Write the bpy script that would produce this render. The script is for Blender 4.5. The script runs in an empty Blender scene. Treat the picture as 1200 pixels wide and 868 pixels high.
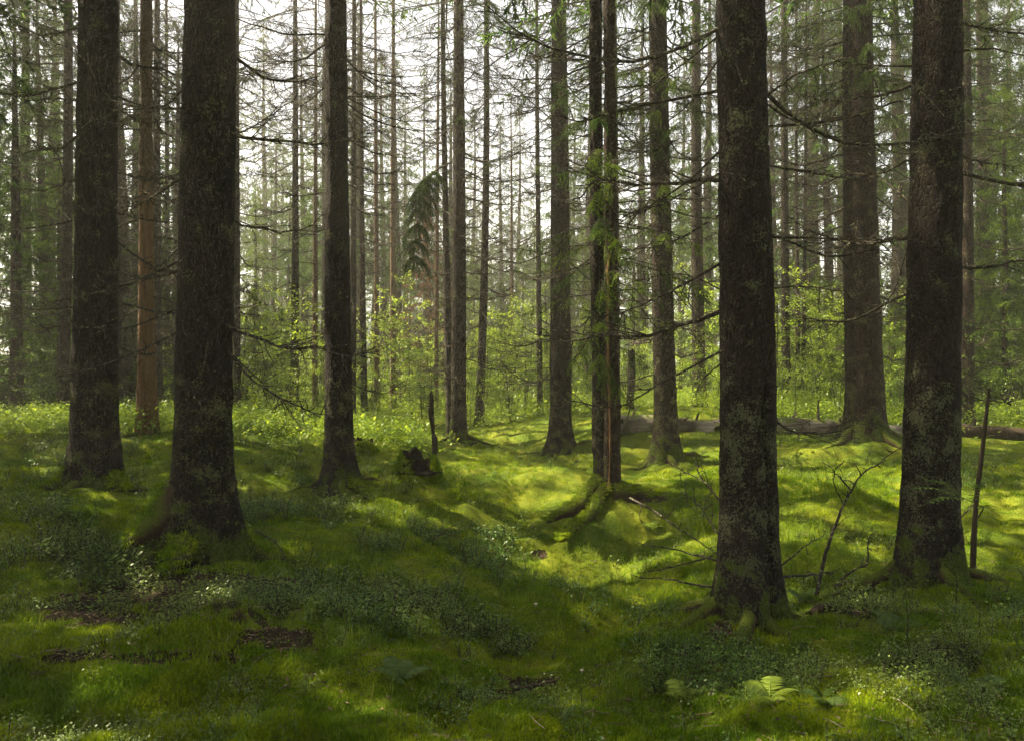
import bpy, math, random
import numpy as np
from mathutils import Vector, Matrix, Euler

random.seed(7)
RNG = np.random.default_rng(11)
SC = bpy.context.scene
COL = SC.collection
R = math.radians

# ------------------------------------------------------------------ picture geometry
F = 900.0            # focal length in photo pixels (photo is 1200 px wide)
EYE = 1.6
def P(px, py, d):
    """point seen at photo pixel (px, py) at depth d metres"""
    return np.array([(px - 600.0) / F * d, d, EYE - (py - 434.0) / F * d])

SUN_AZ, SUN_EL = R(-67), R(49)      # azimuth from +Y (view direction), elevation
SUN = np.array([math.sin(SUN_AZ) * math.cos(SUN_EL), math.cos(SUN_AZ) * math.cos(SUN_EL), math.sin(SUN_EL)])

# ------------------------------------------------------------------ noise
def _hash(ix, iy, iz, s):
    h = (ix.astype(np.int64) * 374761393 + iy.astype(np.int64) * 668265263 + iz.astype(np.int64) * 2147483647 + s * 974634541) & 0xFFFFFFFF
    h = ((h ^ (h >> 13)) * 1274126177) & 0xFFFFFFFF
    h = (h ^ (h >> 16)) & 0xFFFFFFFF
    return h / 4294967295.0
def vnoise(x, y, z, s=0):
    x, y, z = np.broadcast_arrays(np.asarray(x, float), np.asarray(y, float), np.asarray(z, float))
    fx, fy, fz = np.floor(x), np.floor(y), np.floor(z)
    ix, iy, iz = fx.astype(np.int64), fy.astype(np.int64), fz.astype(np.int64)
    ux, uy, uz = x - fx, y - fy, z - fz
    ux = ux * ux * (3 - 2 * ux); uy = uy * uy * (3 - 2 * uy); uz = uz * uz * (3 - 2 * uz)
    r = 0
    for a in (0, 1):
        for b in (0, 1):
            for c in (0, 1):
                w = (ux if a else 1 - ux) * (uy if b else 1 - uy) * (uz if c else 1 - uz)
                r = r + w * _hash(ix + a, iy + b, iz + c, s)
    return r * 2 - 1
def fbm(x, y, z=0.0, o=3, s=0):
    r, a, t = 0, 1.0, 0
    for i in range(o):
        k = 2.03 ** i
        r = r + a * vnoise(np.asarray(x) * k + 7.3 * i, np.asarray(y) * k - 3.1 * i, np.asarray(z) * k + 1.7 * i, s + i); t += a; a *= .5
    return r / t

# ------------------------------------------------------------------ ground surface
_cp = [  # photo pixel and depth of spots on the ground
 (110,575,8.5),(235,648,6.0),(172,516,13),(398,566,10),(507,556,10.5),(537,515,17),(561,498,20),(657,530,15),
 (705,578,9.5),(782,540,12.5),(820,478,22),(875,725,5.0),(1015,508,13),(1090,676,5.7),(80,500,18),
 (690,690,7.9),(650,826,4.1),(640,640,9.5),(600,600,11.0),(100,826,3.6),(100,720,4.5),(60,600,6.6),(560,545,13.2),
 (600,500,18.5),(480,520,15),(430,640,7.0),(420,720,5.2),(520,690,5.6),(560,760,4.7),(330,610,7.6),(300,540,11),(450,600,9),(540,590,9.8),
 (640,560,12),(780,500,15.3),(980,640,7.0),(1000,560,10),(850,600,8.6),(800,650,7.2),(760,730,5.6),(900,500,15.5),(1150,520,14),(1150,600,8.5),(1150,826,3.3),(900,826,3.4),(700,505,15.5),
 (350,826,3.6),(1150,740,4.4),(300,490,19),(200,700,4.9),(240,692,5.25),(152,658,5.75),(180,668,5.6),(300,690,5.5),(850,540,12.6),(630,610,10.0),(668,612,9.0),(470,760,4.4),(560,700,5.5),(800,720,6.2),(740,640,8.6)]
_raw = [(0,0,0),(0,-6,0),(-8,-4,.3),(8,-4,.2),(0,2,0),(-5,1,.15),(5,1,.05),(-14,8,.5),(14,8,.5),(-18,20,.5),(18,20,.8),(-25,40,.6),(0,32,.35),(25,40,1.0),
        (0,60,.7),(-50,70,1),(50,70,1),(0,110,1.0),(-8,26,.4),(10,27,.7),(-30,0,.5),(30,0,.6),(0,-30,.3)]
_C = np.array([P(*c) for c in _cp] + [np.array(r, float) for r in _raw])
def _U(r2): return np.where(r2 > 1e-12, r2 * np.log(r2 + 1e-12), 0)
_n = len(_C)
MOUNDS = []    # (x, y, height, radius) mossy swellings round trunk bases and cushions
for px, py, d, hh, rr in [(235,648,6.0,.14,.6),(110,575,8.5,.14,.7),(398,566,10,.14,.65),(708,580,9.5,.16,.65),(782,540,12.5,.16,.7),(875,730,5,.1,.5),(1090,676,5.7,.14,.55),(1015,508,13,.16,.8),
                          (490,556,10.3,.1,.5),(540,518,17,.14,.6),(657,530,15,.1,.7),(560,600,8.5,.12,.5),(930,640,7.2,.16,.6),(280,770,4.3,.1,.5),(420,800,3.9,.08,.4),(150,780,4.0,.1,.4),(560,770,4.5,.08,.4),(700,770,4.6,.07,.35),(860,560,10.5,.12,.5),(980,600,8.4,.12,.5),(620,560,12.5,.14,.7),(600,530,14.5,.12,.7)]:
    q = P(px, py, d); MOUNDS.append((q[0], q[1], hh, rr))
def cushions(x, y, cell, s):
    """rounded moss cushions: domes around jittered cell points"""
    gx, gy = np.floor(x / cell), np.floor(y / cell); best = np.full(np.shape(x), 9.0)
    for a in (-1, 0, 1):
        for b in (-1, 0, 1):
            ix, iy = (gx + a).astype(np.int64), (gy + b).astype(np.int64)
            cx = (ix + _hash(ix, iy, iy * 0 + 1, s)) * cell; cy = (iy + _hash(ix, iy, iy * 0 + 2, s)) * cell
            r = cell * (.45 + .45 * _hash(ix, iy, iy * 0 + 3, s))
            best = np.minimum(best, ((x - cx) ** 2 + (y - cy) ** 2) / r ** 2)
    return np.sqrt(np.clip(1 - best, 0, 1)) * (1 - np.exp(-3 * np.clip(1 - best, 0, 1)))
def relief(x, y):
    wx = x + .12 * fbm(x * 2.5, y * 2.5, 5, 2, 21); wy = y + .12 * fbm(x * 2.5, y * 2.5, 9, 2, 22)
    near = np.clip(1.25 - np.hypot(x, y) / 30, .25, 1)
    z = .09 * fbm(x * 1.1, y * 1.1, 0, 2, 3) + near * ((.045 + .05 * np.clip(.5 + 1.5 * fbm(x * .8, y * .8, 0, 2, 77), 0, 1)) * cushions(wx, wy, .62, 31) + .045 * cushions(wx, wy, .27, 32) + .07 * fbm(x * 2.4, y * 3.2, 0, 3, 6) + .03 * fbm(x * 7, y * 7, 0, 2, 5) - .05)
    for mx, my, mh, mr in MOUNDS:
        z = z + mh * np.exp(-((x - mx) ** 2 + (y - my) ** 2) / mr ** 2)
    return z
_T = _C[:, 2] - np.concatenate([relief(_C[:len(_cp), 0], _C[:len(_cp), 1]), np.zeros(len(_raw))])
_K = _U(((_C[:, None, :2] - _C[None, :, :2]) ** 2).sum(-1)) + np.eye(_n) * .03
_A = np.zeros((_n + 3, _n + 3)); _A[:_n, :_n] = _K; _A[:_n, _n] = 1; _A[:_n, _n+1:] = _C[:, :2]; _A[_n, :_n] = 1; _A[_n+1:, :_n] = _C[:, :2].T
_W = np.linalg.solve(_A, np.concatenate([_T, np.zeros(3)]))
def h0(x, y):
    x = np.asarray(x, float); y = np.asarray(y, float)
    x, y = np.broadcast_arrays(x, y)
    out = np.zeros(x.shape)
    for i in range(_n):
        out += _W[i] * _U((x - _C[i, 0]) ** 2 + (y - _C[i, 1]) ** 2)
    out += _W[_n] + _W[_n+1] * x + _W[_n+2] * y
    far = np.clip((np.hypot(x, y - 20) - 60) / 40, 0, 1)
    return out * (1 - far) + 1.0 * far
def height(x, y):
    x = np.asarray(x, float); y = np.asarray(y, float)
    x, y = np.broadcast_arrays(x, y)
    return h0(x, y) + relief(x, y)
def hz(x, y): return float(height(x, y))
def G(px, py, dmin=2.4, dmax=40):
    """ground point seen at a photo pixel"""
    d = np.linspace(dmin, dmax, 1500)
    x = (px - 600) / F * d; zr = EYE - (py - 434) / F * d
    below = np.nonzero(height(x, d) >= zr)[0]
    k = below[0] if len(below) else len(d) - 1
    return np.array([x[k], d[k], hz(x[k], d[k])])

# ------------------------------------------------------------------ mesh collecting
class MB:
    def __init__(s): s.v = []; s.f = []; s.m = []; s.n = 0
    def add(s, V, Fc, mi=0):
        V = np.asarray(V, np.float32).reshape(-1, 3); Fc = np.asarray(Fc, np.int64)
        if len(V) == 0 or len(Fc) == 0: return
        s.v.append(V); s.f.append(Fc + s.n); s.m.append(np.full(len(Fc), mi, np.int32)); s.n += len(V)
    def mesh(s, name, mats, smooth=True):
        me = bpy.data.meshes.new(name)
        V = np.concatenate(s.v) if s.v else np.zeros((0, 3), np.float32)
        loops = np.concatenate([f.ravel() for f in s.f]) if s.f else np.zeros(0, np.int64)
        tot = np.concatenate([np.full(len(f), f.shape[1], np.int32) for f in s.f]) if s.f else np.zeros(0, np.int32)
        mi = np.concatenate(s.m) if s.m else np.zeros(0, np.int32)
        start = np.concatenate([[0], np.cumsum(tot)[:-1]]).astype(np.int32) if len(tot) else tot
        me.vertices.add(len(V)); me.vertices.foreach_set('co', V.ravel().astype(np.float32))
        me.loops.add(len(loops)); me.loops.foreach_set('vertex_index', loops.astype(np.int32))
        me.polygons.add(len(tot)); me.polygons.foreach_set('loop_start', start); me.polygons.foreach_set('loop_total', tot)
        me.polygons.foreach_set('material_index', mi)
        me.polygons.foreach_set('use_smooth', np.full(len(tot), smooth, bool))
        for m in (mats if isinstance(mats, (list, tuple)) else [mats]): me.materials.append(m)
        me.update(calc_edges=True); me.validate()
        return me
    def obj(s, name, mats, parent=None, smooth=True):
        return put(name, s.mesh(name, mats, smooth), parent)
def put(name, data, parent=None):
    o = bpy.data.objects.new(name, data); COL.objects.link(o)
    if parent is not None: o.parent = parent
    return o
def tag(o, label=None, cat=None, group=None, kind=None):
    if label: o['label'] = label
    if cat: o['category'] = cat
    if group: o['group'] = group
    if kind: o['kind'] = kind
    return o
def thing(name, label, cat, loc=(0, 0, 0), group=None):
    o = put(name, None); o.location = [float(c) for c in loc]
    o.empty_display_size = .2
    return tag(o, label, cat, group)
def copy_tree(o, parent=None):
    c = o.copy(); COL.objects.link(c)
    if parent is not None: c.parent = parent
    for ch in list(o.children): copy_tree(ch, c)
    return c

def tube(pts, rad, k=6, cap=True):
    pts = np.asarray(pts, float); n = len(pts); rad = np.broadcast_to(np.asarray(rad, float), (n,))
    T = np.gradient(pts, axis=0); T /= np.linalg.norm(T, axis=1)[:, None] + 1e-9
    u = np.cross(T[0], [0, 0, 1.0])
    if np.linalg.norm(u) < 1e-3: u = np.cross(T[0], [1.0, 0, 0])
    u /= np.linalg.norm(u)
    a = np.arange(k) * 2 * math.pi / k
    V = np.zeros((n, k, 3))
    for i in range(n):
        u = u - T[i] * u.dot(T[i]); u /= np.linalg.norm(u) + 1e-9
        w = np.cross(T[i], u)
        V[i] = pts[i] + rad[i] * (np.cos(a)[:, None] * u + np.sin(a)[:, None] * w)
    V = V.reshape(-1, 3)
    i, j = np.meshgrid(np.arange(n - 1), np.arange(k), indexing='ij'); i = i.ravel(); j = j.ravel(); j2 = (j + 1) % k
    Q = np.stack([i * k + j, i * k + j2, (i + 1) * k + j2, (i + 1) * k + j], 1)
    return V, Q
def add_tube(mb, pts, rad, k=6, mi=0, tip=True):
    V, Q = tube(pts, rad, k); mb.add(V, Q, mi)
    if tip and k >= 5:
        n = len(V) // k
        for ring in (0, n - 1):
            c = V[ring * k:(ring + 1) * k]; ce = c.mean(0)
            VV = np.vstack([c, ce]); FF = np.array([[j, (j + 1) % k, k] for j in range(k)])
            mb.add(VV, FF, mi)
def spline(ctrl, n):
    c = np.asarray(ctrl, float)
    if len(c) == 2: return np.linspace(c[0], c[1], n)
    p = np.vstack([2 * c[0] - c[1], c, 2 * c[-1] - c[-2]])
    t = np.linspace(0, len(c) - 1 - 1e-6, n); i = t.astype(int); u = (t - i)[:, None]
    a, b, cc, d = p[i], p[i + 1], p[i + 2], p[i + 3]
    return .5 * ((2 * b) + (-a + cc) * u + (2 * a - 5 * b + 4 * cc - d) * u ** 2 + (-a + 3 * b - 3 * cc + d) * u ** 3)
def scatter(V, Fc, pos, rz, sc, tilt=None, ta=None):
    """copies of a small template at many places -> one vertex and one face array"""
    n, m = len(pos), len(V)
    c, s = np.cos(rz), np.sin(rz)
    X = V[None, :, :] * (sc[:, None, :] if np.ndim(sc) == 2 else sc[:, None, None])
    if tilt is not None:                       # lean about the local x axis
        ct, st = np.cos(tilt)[:, None], np.sin(tilt)[:, None]
        X = np.stack([X[..., 0], X[..., 1] * ct - X[..., 2] * st, X[..., 1] * st + X[..., 2] * ct], -1)
    x = X[..., 0] * c[:, None] - X[..., 1] * s[:, None]; y = X[..., 0] * s[:, None] + X[..., 1] * c[:, None]
    O = np.stack([x, y, X[..., 2]], -1) + np.asarray(pos)[:, None, :]
    FF = Fc[None] + (np.arange(n) * m)[:, None, None]
    return O.reshape(-1, 3), FF.reshape(-1, Fc.shape[1])

# ------------------------------------------------------------------ materials
def mat(name):
    m = bpy.data.materials.new(name); m.use_nodes = True
    nt = m.node_tree; nt.nodes.clear()
    out = nt.nodes.new('ShaderNodeOutputMaterial')
    return m, nt, out
def N(nt, t, **kw):
    n = nt.nodes.new(t)
    for k, v in kw.items():
        if k.startswith('i_'): n.inputs[k[2:]].default_value = v
        else: setattr(n, k, v)
    return n
def ramp(nt, fac, stops, interp='LINEAR'):
    r = nt.nodes.new('ShaderNodeValToRGB'); r.color_ramp.interpolation = interp
    e = r.color_ramp.elements
    while len(e) > 1: e.remove(e[0])
    for i, (p, c) in enumerate(stops):
        if i == 0: e[0].position = p; el = e[0]
        else: el = e.new(p)
        el.color = (*c, 1) if len(c) == 3 else c
    nt.links.new(fac, r.inputs[0]); return r.outputs[0]
def mixc(nt, fac, a, b):
    n = nt.nodes.new('ShaderNodeMix'); n.data_type = 'RGBA'
    L = nt.links
    if isinstance(fac, (int, float)): n.inputs[0].default_value = fac
    else: L.new(fac, n.inputs[0])
    for i, c in ((6, a), (7, b)):
        if isinstance(c, tuple): n.inputs[i].default_value = (*c, 1)
        else: L.new(c, n.inputs[i])
    return n.outputs[2]
def math_n(nt, op, a, b=0.0, clamp=False):
    n = nt.nodes.new('ShaderNodeMath'); n.operation = op; n.use_clamp = clamp
    for i, c in enumerate((a, b)):
        if isinstance(c, (int, float)): n.inputs[i].default_value = c
        else: nt.links.new(c, n.inputs[i])
    return n.outputs[0]
def coords(nt, scale=(1, 1, 1), kind='Object'):
    tc = nt.nodes.new('ShaderNodeTexCoord'); mp = nt.nodes.new('ShaderNodeMapping'); mp.inputs['Scale'].default_value = scale
    nt.links.new(tc.outputs[kind], mp.inputs[0]); return mp.outputs[0]
def noise(nt, vec, scale, detail=4, rough=.6):
    n = N(nt, 'ShaderNodeTexNoise'); n.inputs['Scale'].default_value = scale; n.inputs['Detail'].default_value = detail; n.inputs['Roughness'].default_value = rough
    nt.links.new(vec, n.inputs['Vector']); return n.outputs['Fac']
def voro(nt, vec, scale, feature='F1', out='Distance'):
    n = N(nt, 'ShaderNodeTexVoronoi'); n.feature = feature; n.inputs['Scale'].default_value = scale
    nt.links.new(vec, n.inputs['Vector']); return n.outputs[out]
def zcoord(nt):
    tc = nt.nodes.new('ShaderNodeTexCoord'); s = nt.nodes.new('ShaderNodeSeparateXYZ'); nt.links.new(tc.outputs['Object'], s.inputs[0]); return s.outputs[2]
def bsdf(nt, out, col, rough=.9, bump=None, bstr=.6, bdist=.02, spec=.3):
    b = N(nt, 'ShaderNodeBsdfPrincipled')
    if isinstance(col, tuple): b.inputs['Base Color'].default_value = (*col, 1)
    else: nt.links.new(col, b.inputs['Base Color'])
    if isinstance(rough, (int, float)): b.inputs['Roughness'].default_value = rough
    else: nt.links.new(rough, b.inputs['Roughness'])
    b.inputs['Specular IOR Level'].default_value = spec
    if bump is not None:
        bn = N(nt, 'ShaderNodeBump'); bn.inputs['Strength'].default_value = bstr; bn.inputs['Distance'].default_value = bdist
        nt.links.new(bump, bn.inputs['Height']); nt.links.new(bn.outputs[0], b.inputs['Normal'])
    nt.links.new(b.outputs[0], out.inputs[0]); return b
def leafy(name, stops, trans=.5, gloss=.0, grough=.4, patch=None, pscale=1.2, tcol=None):
    """thin leaves: diffuse + light let through, colour differing from leaf to leaf and patch to patch"""
    m, nt, out = mat(name)
    g = N(nt, 'ShaderNodeNewGeometry')
    col = ramp(nt, g.outputs['Random Per Island'], stops)
    if patch:
        f = noise(nt, coords(nt), pscale, 3, .55)
        f = ramp(nt, f, [(.42, (0, 0, 0)), (.6, (1, 1, 1))])
        col = mixc(nt, f, col, ramp(nt, g.outputs['Random Per Island'], patch))
    d = N(nt, 'ShaderNodeBsdfDiffuse'); t = N(nt, 'ShaderNodeBsdfTranslucent')
    nt.links.new(col, d.inputs[0])
    if tcol:
        nt.links.new(mixc(nt, .6, col, tcol), t.inputs[0])
    else: nt.links.new(col, t.inputs[0])
    mx = N(nt, 'ShaderNodeMixShader'); mx.inputs[0].default_value = trans
    nt.links.new(d.outputs[0], mx.inputs[1]); nt.links.new(t.outputs[0], mx.inputs[2])
    res = mx.outputs[0]
    if gloss > 0:
        gl = N(nt, 'ShaderNodeBsdfGlossy'); gl.inputs['Roughness'].default_value = grough; gl.inputs[0].default_value = (1, 1, 1, 1)
        m2 = N(nt, "ShaderNodeMixShader"); m2.inputs[0].default_value = .1 * gloss
        nt.links.new(res, m2.inputs[1]); nt.links.new(gl.outputs[0], m2.inputs[2]); res = m2.outputs[0]
    nt.links.new(res, out.inputs[0]); return m

def bark(name, dark, light, lichen=.35, lcol=(.16, .17, .075), mossh=.5, scale=1.0, lich_low=0.0, bare=None):
    m, nt, out = mat(name)
    v = coords(nt, (scale, scale, scale * .5)); v1 = coords(nt)
    wob = noise(nt, v, 9, 4)
    vm = N(nt, 'ShaderNodeVectorMath', operation='ADD')
    cn = N(nt, 'ShaderNodeTexNoise'); cn.inputs['Scale'].default_value = 14; nt.links.new(v, cn.inputs['Vector'])
    sc = N(nt, 'ShaderNodeVectorMath', operation='SCALE'); sc.inputs['Scale'].default_value = .045; nt.links.new(cn.outputs['Color'], sc.inputs[0])
    nt.links.new(v, vm.inputs[0]); nt.links.new(sc.outputs[0], vm.inputs[1])
    plate = voro(nt, vm.outputs[0], 36); edge = voro(nt, vm.outputs[0], 36, 'DISTANCE_TO_EDGE')
    fine = noise(nt, v1, 120, 3, .7); mid = noise(nt, v1, 5, 4, .6)
    f = math_n(nt, 'ADD', math_n(nt, 'MULTIPLY', plate, .7), math_n(nt, 'MULTIPLY', wob, .6))
    col = ramp(nt, f, [(.25, dark), (.75, light)])
    crack = ramp(nt, edge, [(.0, (1, 1, 1)), (.09, (0, 0, 0))])
    col = mixc(nt, math_n(nt, 'MULTIPLY', crack, .75), col, (.008, .006, .004))
    z = zcoord(nt)
    # lichen: many small crusts, thickest in patches and low on the stem
    ls = voro(nt, v1, 85); ln = noise(nt, v1, 42, 3, .65)
    lowm = math_n(nt, 'MULTIPLY', math_n(nt, 'SUBTRACT', 1.6, z), lich_low)
    lm = math_n(nt, 'ADD', math_n(nt, 'ADD', math_n(nt, 'MULTIPLY', mid, 1.15), math_n(nt, 'MULTIPLY', ln, .6)), math_n(nt, 'MAXIMUM', math_n(nt, 'MINIMUM', lowm, .1), 0.0))
    lm = math_n(nt, 'SUBTRACT', lm, math_n(nt, 'MULTIPLY', ls, .35))
    lf = ramp(nt, lm, [(.97 - lichen * .4, (0, 0, 0)), (1.05 - lichen * .4, (1, 1, 1))])
    col = mixc(nt, math_n(nt, 'MULTIPLY', lf, .8), col, lcol)
    hgt = math_n(nt, 'ADD', math_n(nt, 'MULTIPLY', ramp(nt, edge, [(0, (0, 0, 0)), (.18, (1, 1, 1))]), .8), math_n(nt, 'ADD', math_n(nt, 'MULTIPLY', fine, .5), math_n(nt, 'MULTIPLY', lf, .3)))
    if bare:                                   # bark gone below a height: orange wood with weathered streaks
        zb, wood1, wood2 = bare
        st = noise(nt, coords(nt, (9, 9, .5)), 3, 5, .65)
        wc = ramp(nt, st, [(.35, wood1), (.6, wood2), (.75, (.13, .07, .03))])
        e = math_n(nt, 'ADD', z, math_n(nt, 'MULTIPLY', noise(nt, v1, 2.5, 4), 1.6))
        bf = ramp(nt, math_n(nt, 'MULTIPLY', e, .1), [((zb + .7) * .1, (1, 1, 1)), ((zb + .95) * .1, (0, 0, 0))])
        col = mixc(nt, bf, col, wc)
    if mossh > 0:
        mm = math_n(nt, 'SUBTRACT', math_n(nt, 'ADD', mossh * .5, math_n(nt, 'MULTIPLY', math_n(nt, 'SUBTRACT', mid, .45), 2.2)), z)
        mm = math_n(nt, 'ADD', mm, math_n(nt, 'MULTIPLY', math_n(nt, 'SUBTRACT', ln, .5), .8))
        mf = ramp(nt, mm, [(.0, (0, 0, 0)), (.22, (1, 1, 1))])
        mc = ramp(nt, fine, [(.3, (.03, .05, .006)), (.7, (.1, .13, .012))])
        col = mixc(nt, mf, col, mc)
    bsdf(nt, out, col, .93, hgt, 1.0, .035, .15)
    return m

M = {}
M['bark_dark'] = bark('spruce_bark_dark', (.006, .0045, .0035), (.026, .018, .012), .30, (.12, .12, .05), .12, 1.0, .2)
M['bark_lichen'] = bark('spruce_bark_lichen', (.007, .005, .004), (.03, .021, .015), .40, (.115, .12, .062), .28, 1.0, .3)
M['bark_red'] = bark('spruce_bark_red', (.011, .007, .005), (.042, .025, .017), .33, (.14, .14, .065), .35, .9, .08)
M['bark_mid'] = bark('spruce_bark_mid', (.010, .007, .005), (.038, .027, .019), .36, (.15, .15, .075), .5, .8, .10)
M['bark_orange'] = bark('pine_bark', (.06, .034, .018), (.19, .11, .06), .2, (.16, .15, .07), 0, .7, 0)
M['bark_bare'] = bark('barkless_wood', (.05, .03, .02), (.14, .09, .055), .2, (.14, .13, .07), .2, .8, 0, (4.2, (.22, .125, .06), (.14, .08, .042)))
M['bark_split'] = bark('split_bark', (.018, .012, .008), (.06, .04, .027), .3, (.17, .16, .07), .3, 1.1, .05)
m, nt, out = mat('split_bare_wood')
st = noise(nt, coords(nt, (20, 20, 1.2)), 4, 5, .7)
bsdf(nt, out, ramp(nt, st, [(.35, (.03, .018, .01)), (.5, (.16, .085, .035)), (.7, (.3, .18, .08))]), .9, st, .8, .01, .2); M['strip'] = m
m, nt, out = mat('dead_branch_wood')
v = coords(nt); f = noise(nt, v, 14, 4, .65); li = noise(nt, v, 38, 2, .6)
c = ramp(nt, f, [(.35, (.012, .009, .007)), (.7, (.055, .042, .031))])
c = mixc(nt, ramp(nt, li, [(.56, (0, 0, 0)), (.66, (1, 1, 1))]), c, (.17, .17, .09))
bsdf(nt, out, c, .9, f, .5, .01, .2); M['twig'] = m
m, nt, out = mat('mossy_root')
v = coords(nt); f = noise(nt, v, 6, 4, .6); fi = noise(nt, v, 90, 3, .7)
g = N(nt, 'ShaderNodeNewGeometry'); sp = N(nt, 'ShaderNodeSeparateXYZ'); nt.links.new(g.outputs['Normal'], sp.inputs[0])
up = math_n(nt, 'ADD', math_n(nt, 'MULTIPLY', sp.outputs[2], .45), f)
c = mixc(nt, ramp(nt, up, [(.5, (0, 0, 0)), (.75, (1, 1, 1))]), ramp(nt, fi, [(.3, (.02, .013, .008)), (.7, (.075, .05, .03))]), ramp(nt, fi, [(.3, (.03, .045, .006)), (.7, (.10, .12, .013))]))
bsdf(nt, out, c, .95, fi, .8, .02, .1); M['root'] = m
m, nt, out = mat('weathered_log')
v = coords(nt, (.35, 5, 5)); f = noise(nt, v, 5, 6, .7); big = noise(nt, coords(nt), 1.1, 3); fi = noise(nt, coords(nt, (.6, 8, 8)), 12, 3, .7)
c = ramp(nt, f, [(.3, (.08, .06, .042)), (.5, (.3, .255, .2)), (.72, (.5, .45, .37))])
c = mixc(nt, ramp(nt, big, [(.45, (0, 0, 0)), (.66, (1, 1, 1))]), c, (.045, .035, .022))
gl_ = N(nt, 'ShaderNodeNewGeometry'); sl_ = N(nt, 'ShaderNodeSeparateXYZ'); nt.links.new(gl_.outputs['Normal'], sl_.inputs[0])
ml_ = math_n(nt, 'ADD', math_n(nt, 'MULTIPLY', sl_.outputs[2], .35), noise(nt, coords(nt), 3.2, 5, .7))
c = mixc(nt, ramp(nt, ml_, [(.76, (0, 0, 0)), (.86, (1, 1, 1))]), c, (.09, .12, .012))
bsdf(nt, out, c, .85, fi, .9, .02, .2); M['log'] = m
m, nt, out = mat('rotten_wood')
v = coords(nt, (3, 3, .8)); f = noise(nt, v, 7, 5, .7)
c = ramp(nt, f, [(.3, (.005, .004, .003)), (.6, (.022, .016, .01)), (.8, (.055, .042, .026))])
bsdf(nt, out, c, .95, f, 1, .03, .1); M['rot'] = m
m, nt, out = mat('snag_wood')
v = coords(nt, (6, 6, .9)); f = noise(nt, v, 7, 5, .7)
c = ramp(nt, f, [(.3, (.014, .01, .007)), (.6, (.06, .045, .03)), (.8, (.13, .11, .07))])
bsdf(nt, out, c, .95, f, 1, .02, .1); M['snag'] = m
M['needle'] = leafy('spruce_needles', [(0, (.026, .055, .012)), (.6, (.055, .10, .018)), (1, (.095, .145, .025))], .52)
M['needle_lit'] = leafy('young_lit_spruce_needles', [(0, (.06, .11, .015)), (.6, (.11, .17, .02)), (1, (.18, .23, .03))], .55)  # lighter copy for young and lit needles, sunlight put into the colour
M['needle_brown'] = leafy('dead_spruce_needles', [(0, (.12, .06, .03)), (1, (.24, .13, .07))], .4)
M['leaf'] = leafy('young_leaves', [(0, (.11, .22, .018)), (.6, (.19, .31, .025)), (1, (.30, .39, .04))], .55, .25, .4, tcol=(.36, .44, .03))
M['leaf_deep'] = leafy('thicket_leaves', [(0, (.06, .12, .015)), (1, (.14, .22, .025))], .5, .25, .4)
M['bilberry'] = leafy('bilberry_leaves', [(0, (.04, .105, .008)), (.6, (.075, .16, .012)), (1, (.13, .22, .018))], .45, .35, .42, patch=[(0, (.08, .13, .015)), (1, (.18, .24, .03))], pscale=.7)
M['moss'] = leafy('moss_blades', [(0, (.05, .11, .005)), (.6, (.105, .19, .008)), (1, (.18, .25, .014))], .5, patch=[(0, (.14, .22, .006)), (1, (.30, .35, .012))], pscale=2.0)
M['grass'] = leafy('grass_blades', [(0, (.09, .16, .012)), (.7, (.18, .27, .02)), (1, (.34, .35, .06))], .55, patch=[(0, (.07, .14, .012)), (1, (.16, .24, .02))], pscale=.8)
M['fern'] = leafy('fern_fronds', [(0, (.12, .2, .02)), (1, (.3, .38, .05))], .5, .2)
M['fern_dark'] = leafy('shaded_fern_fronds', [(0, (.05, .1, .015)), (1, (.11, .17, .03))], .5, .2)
M['litter'] = leafy('fallen_leaves', [(0, (.04, .026, .015)), (.5, (.1, .065, .036)), (1, (.26, .19, .11))], .15, .2)
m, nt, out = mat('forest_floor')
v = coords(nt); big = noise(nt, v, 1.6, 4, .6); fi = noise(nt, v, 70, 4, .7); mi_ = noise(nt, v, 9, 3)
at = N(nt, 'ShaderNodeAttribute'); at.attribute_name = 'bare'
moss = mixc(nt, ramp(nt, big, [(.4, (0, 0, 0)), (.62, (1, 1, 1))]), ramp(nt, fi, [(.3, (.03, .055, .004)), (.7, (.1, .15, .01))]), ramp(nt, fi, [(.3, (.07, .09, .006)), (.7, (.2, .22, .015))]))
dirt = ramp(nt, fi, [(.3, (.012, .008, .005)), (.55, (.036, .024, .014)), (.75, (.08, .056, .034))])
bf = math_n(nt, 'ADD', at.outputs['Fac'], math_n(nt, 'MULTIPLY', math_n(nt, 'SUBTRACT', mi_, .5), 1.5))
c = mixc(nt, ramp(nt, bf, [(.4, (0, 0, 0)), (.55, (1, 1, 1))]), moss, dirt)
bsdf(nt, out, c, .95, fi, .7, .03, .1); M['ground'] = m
m, nt, out = mat('mushroom_cap'); bsdf(nt, out, (.5, .4, .3), .6); M['cap'] = m

HAZE, SKY, SUNE, EXPO = .0022, .05, 5.0, 2.5
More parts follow.
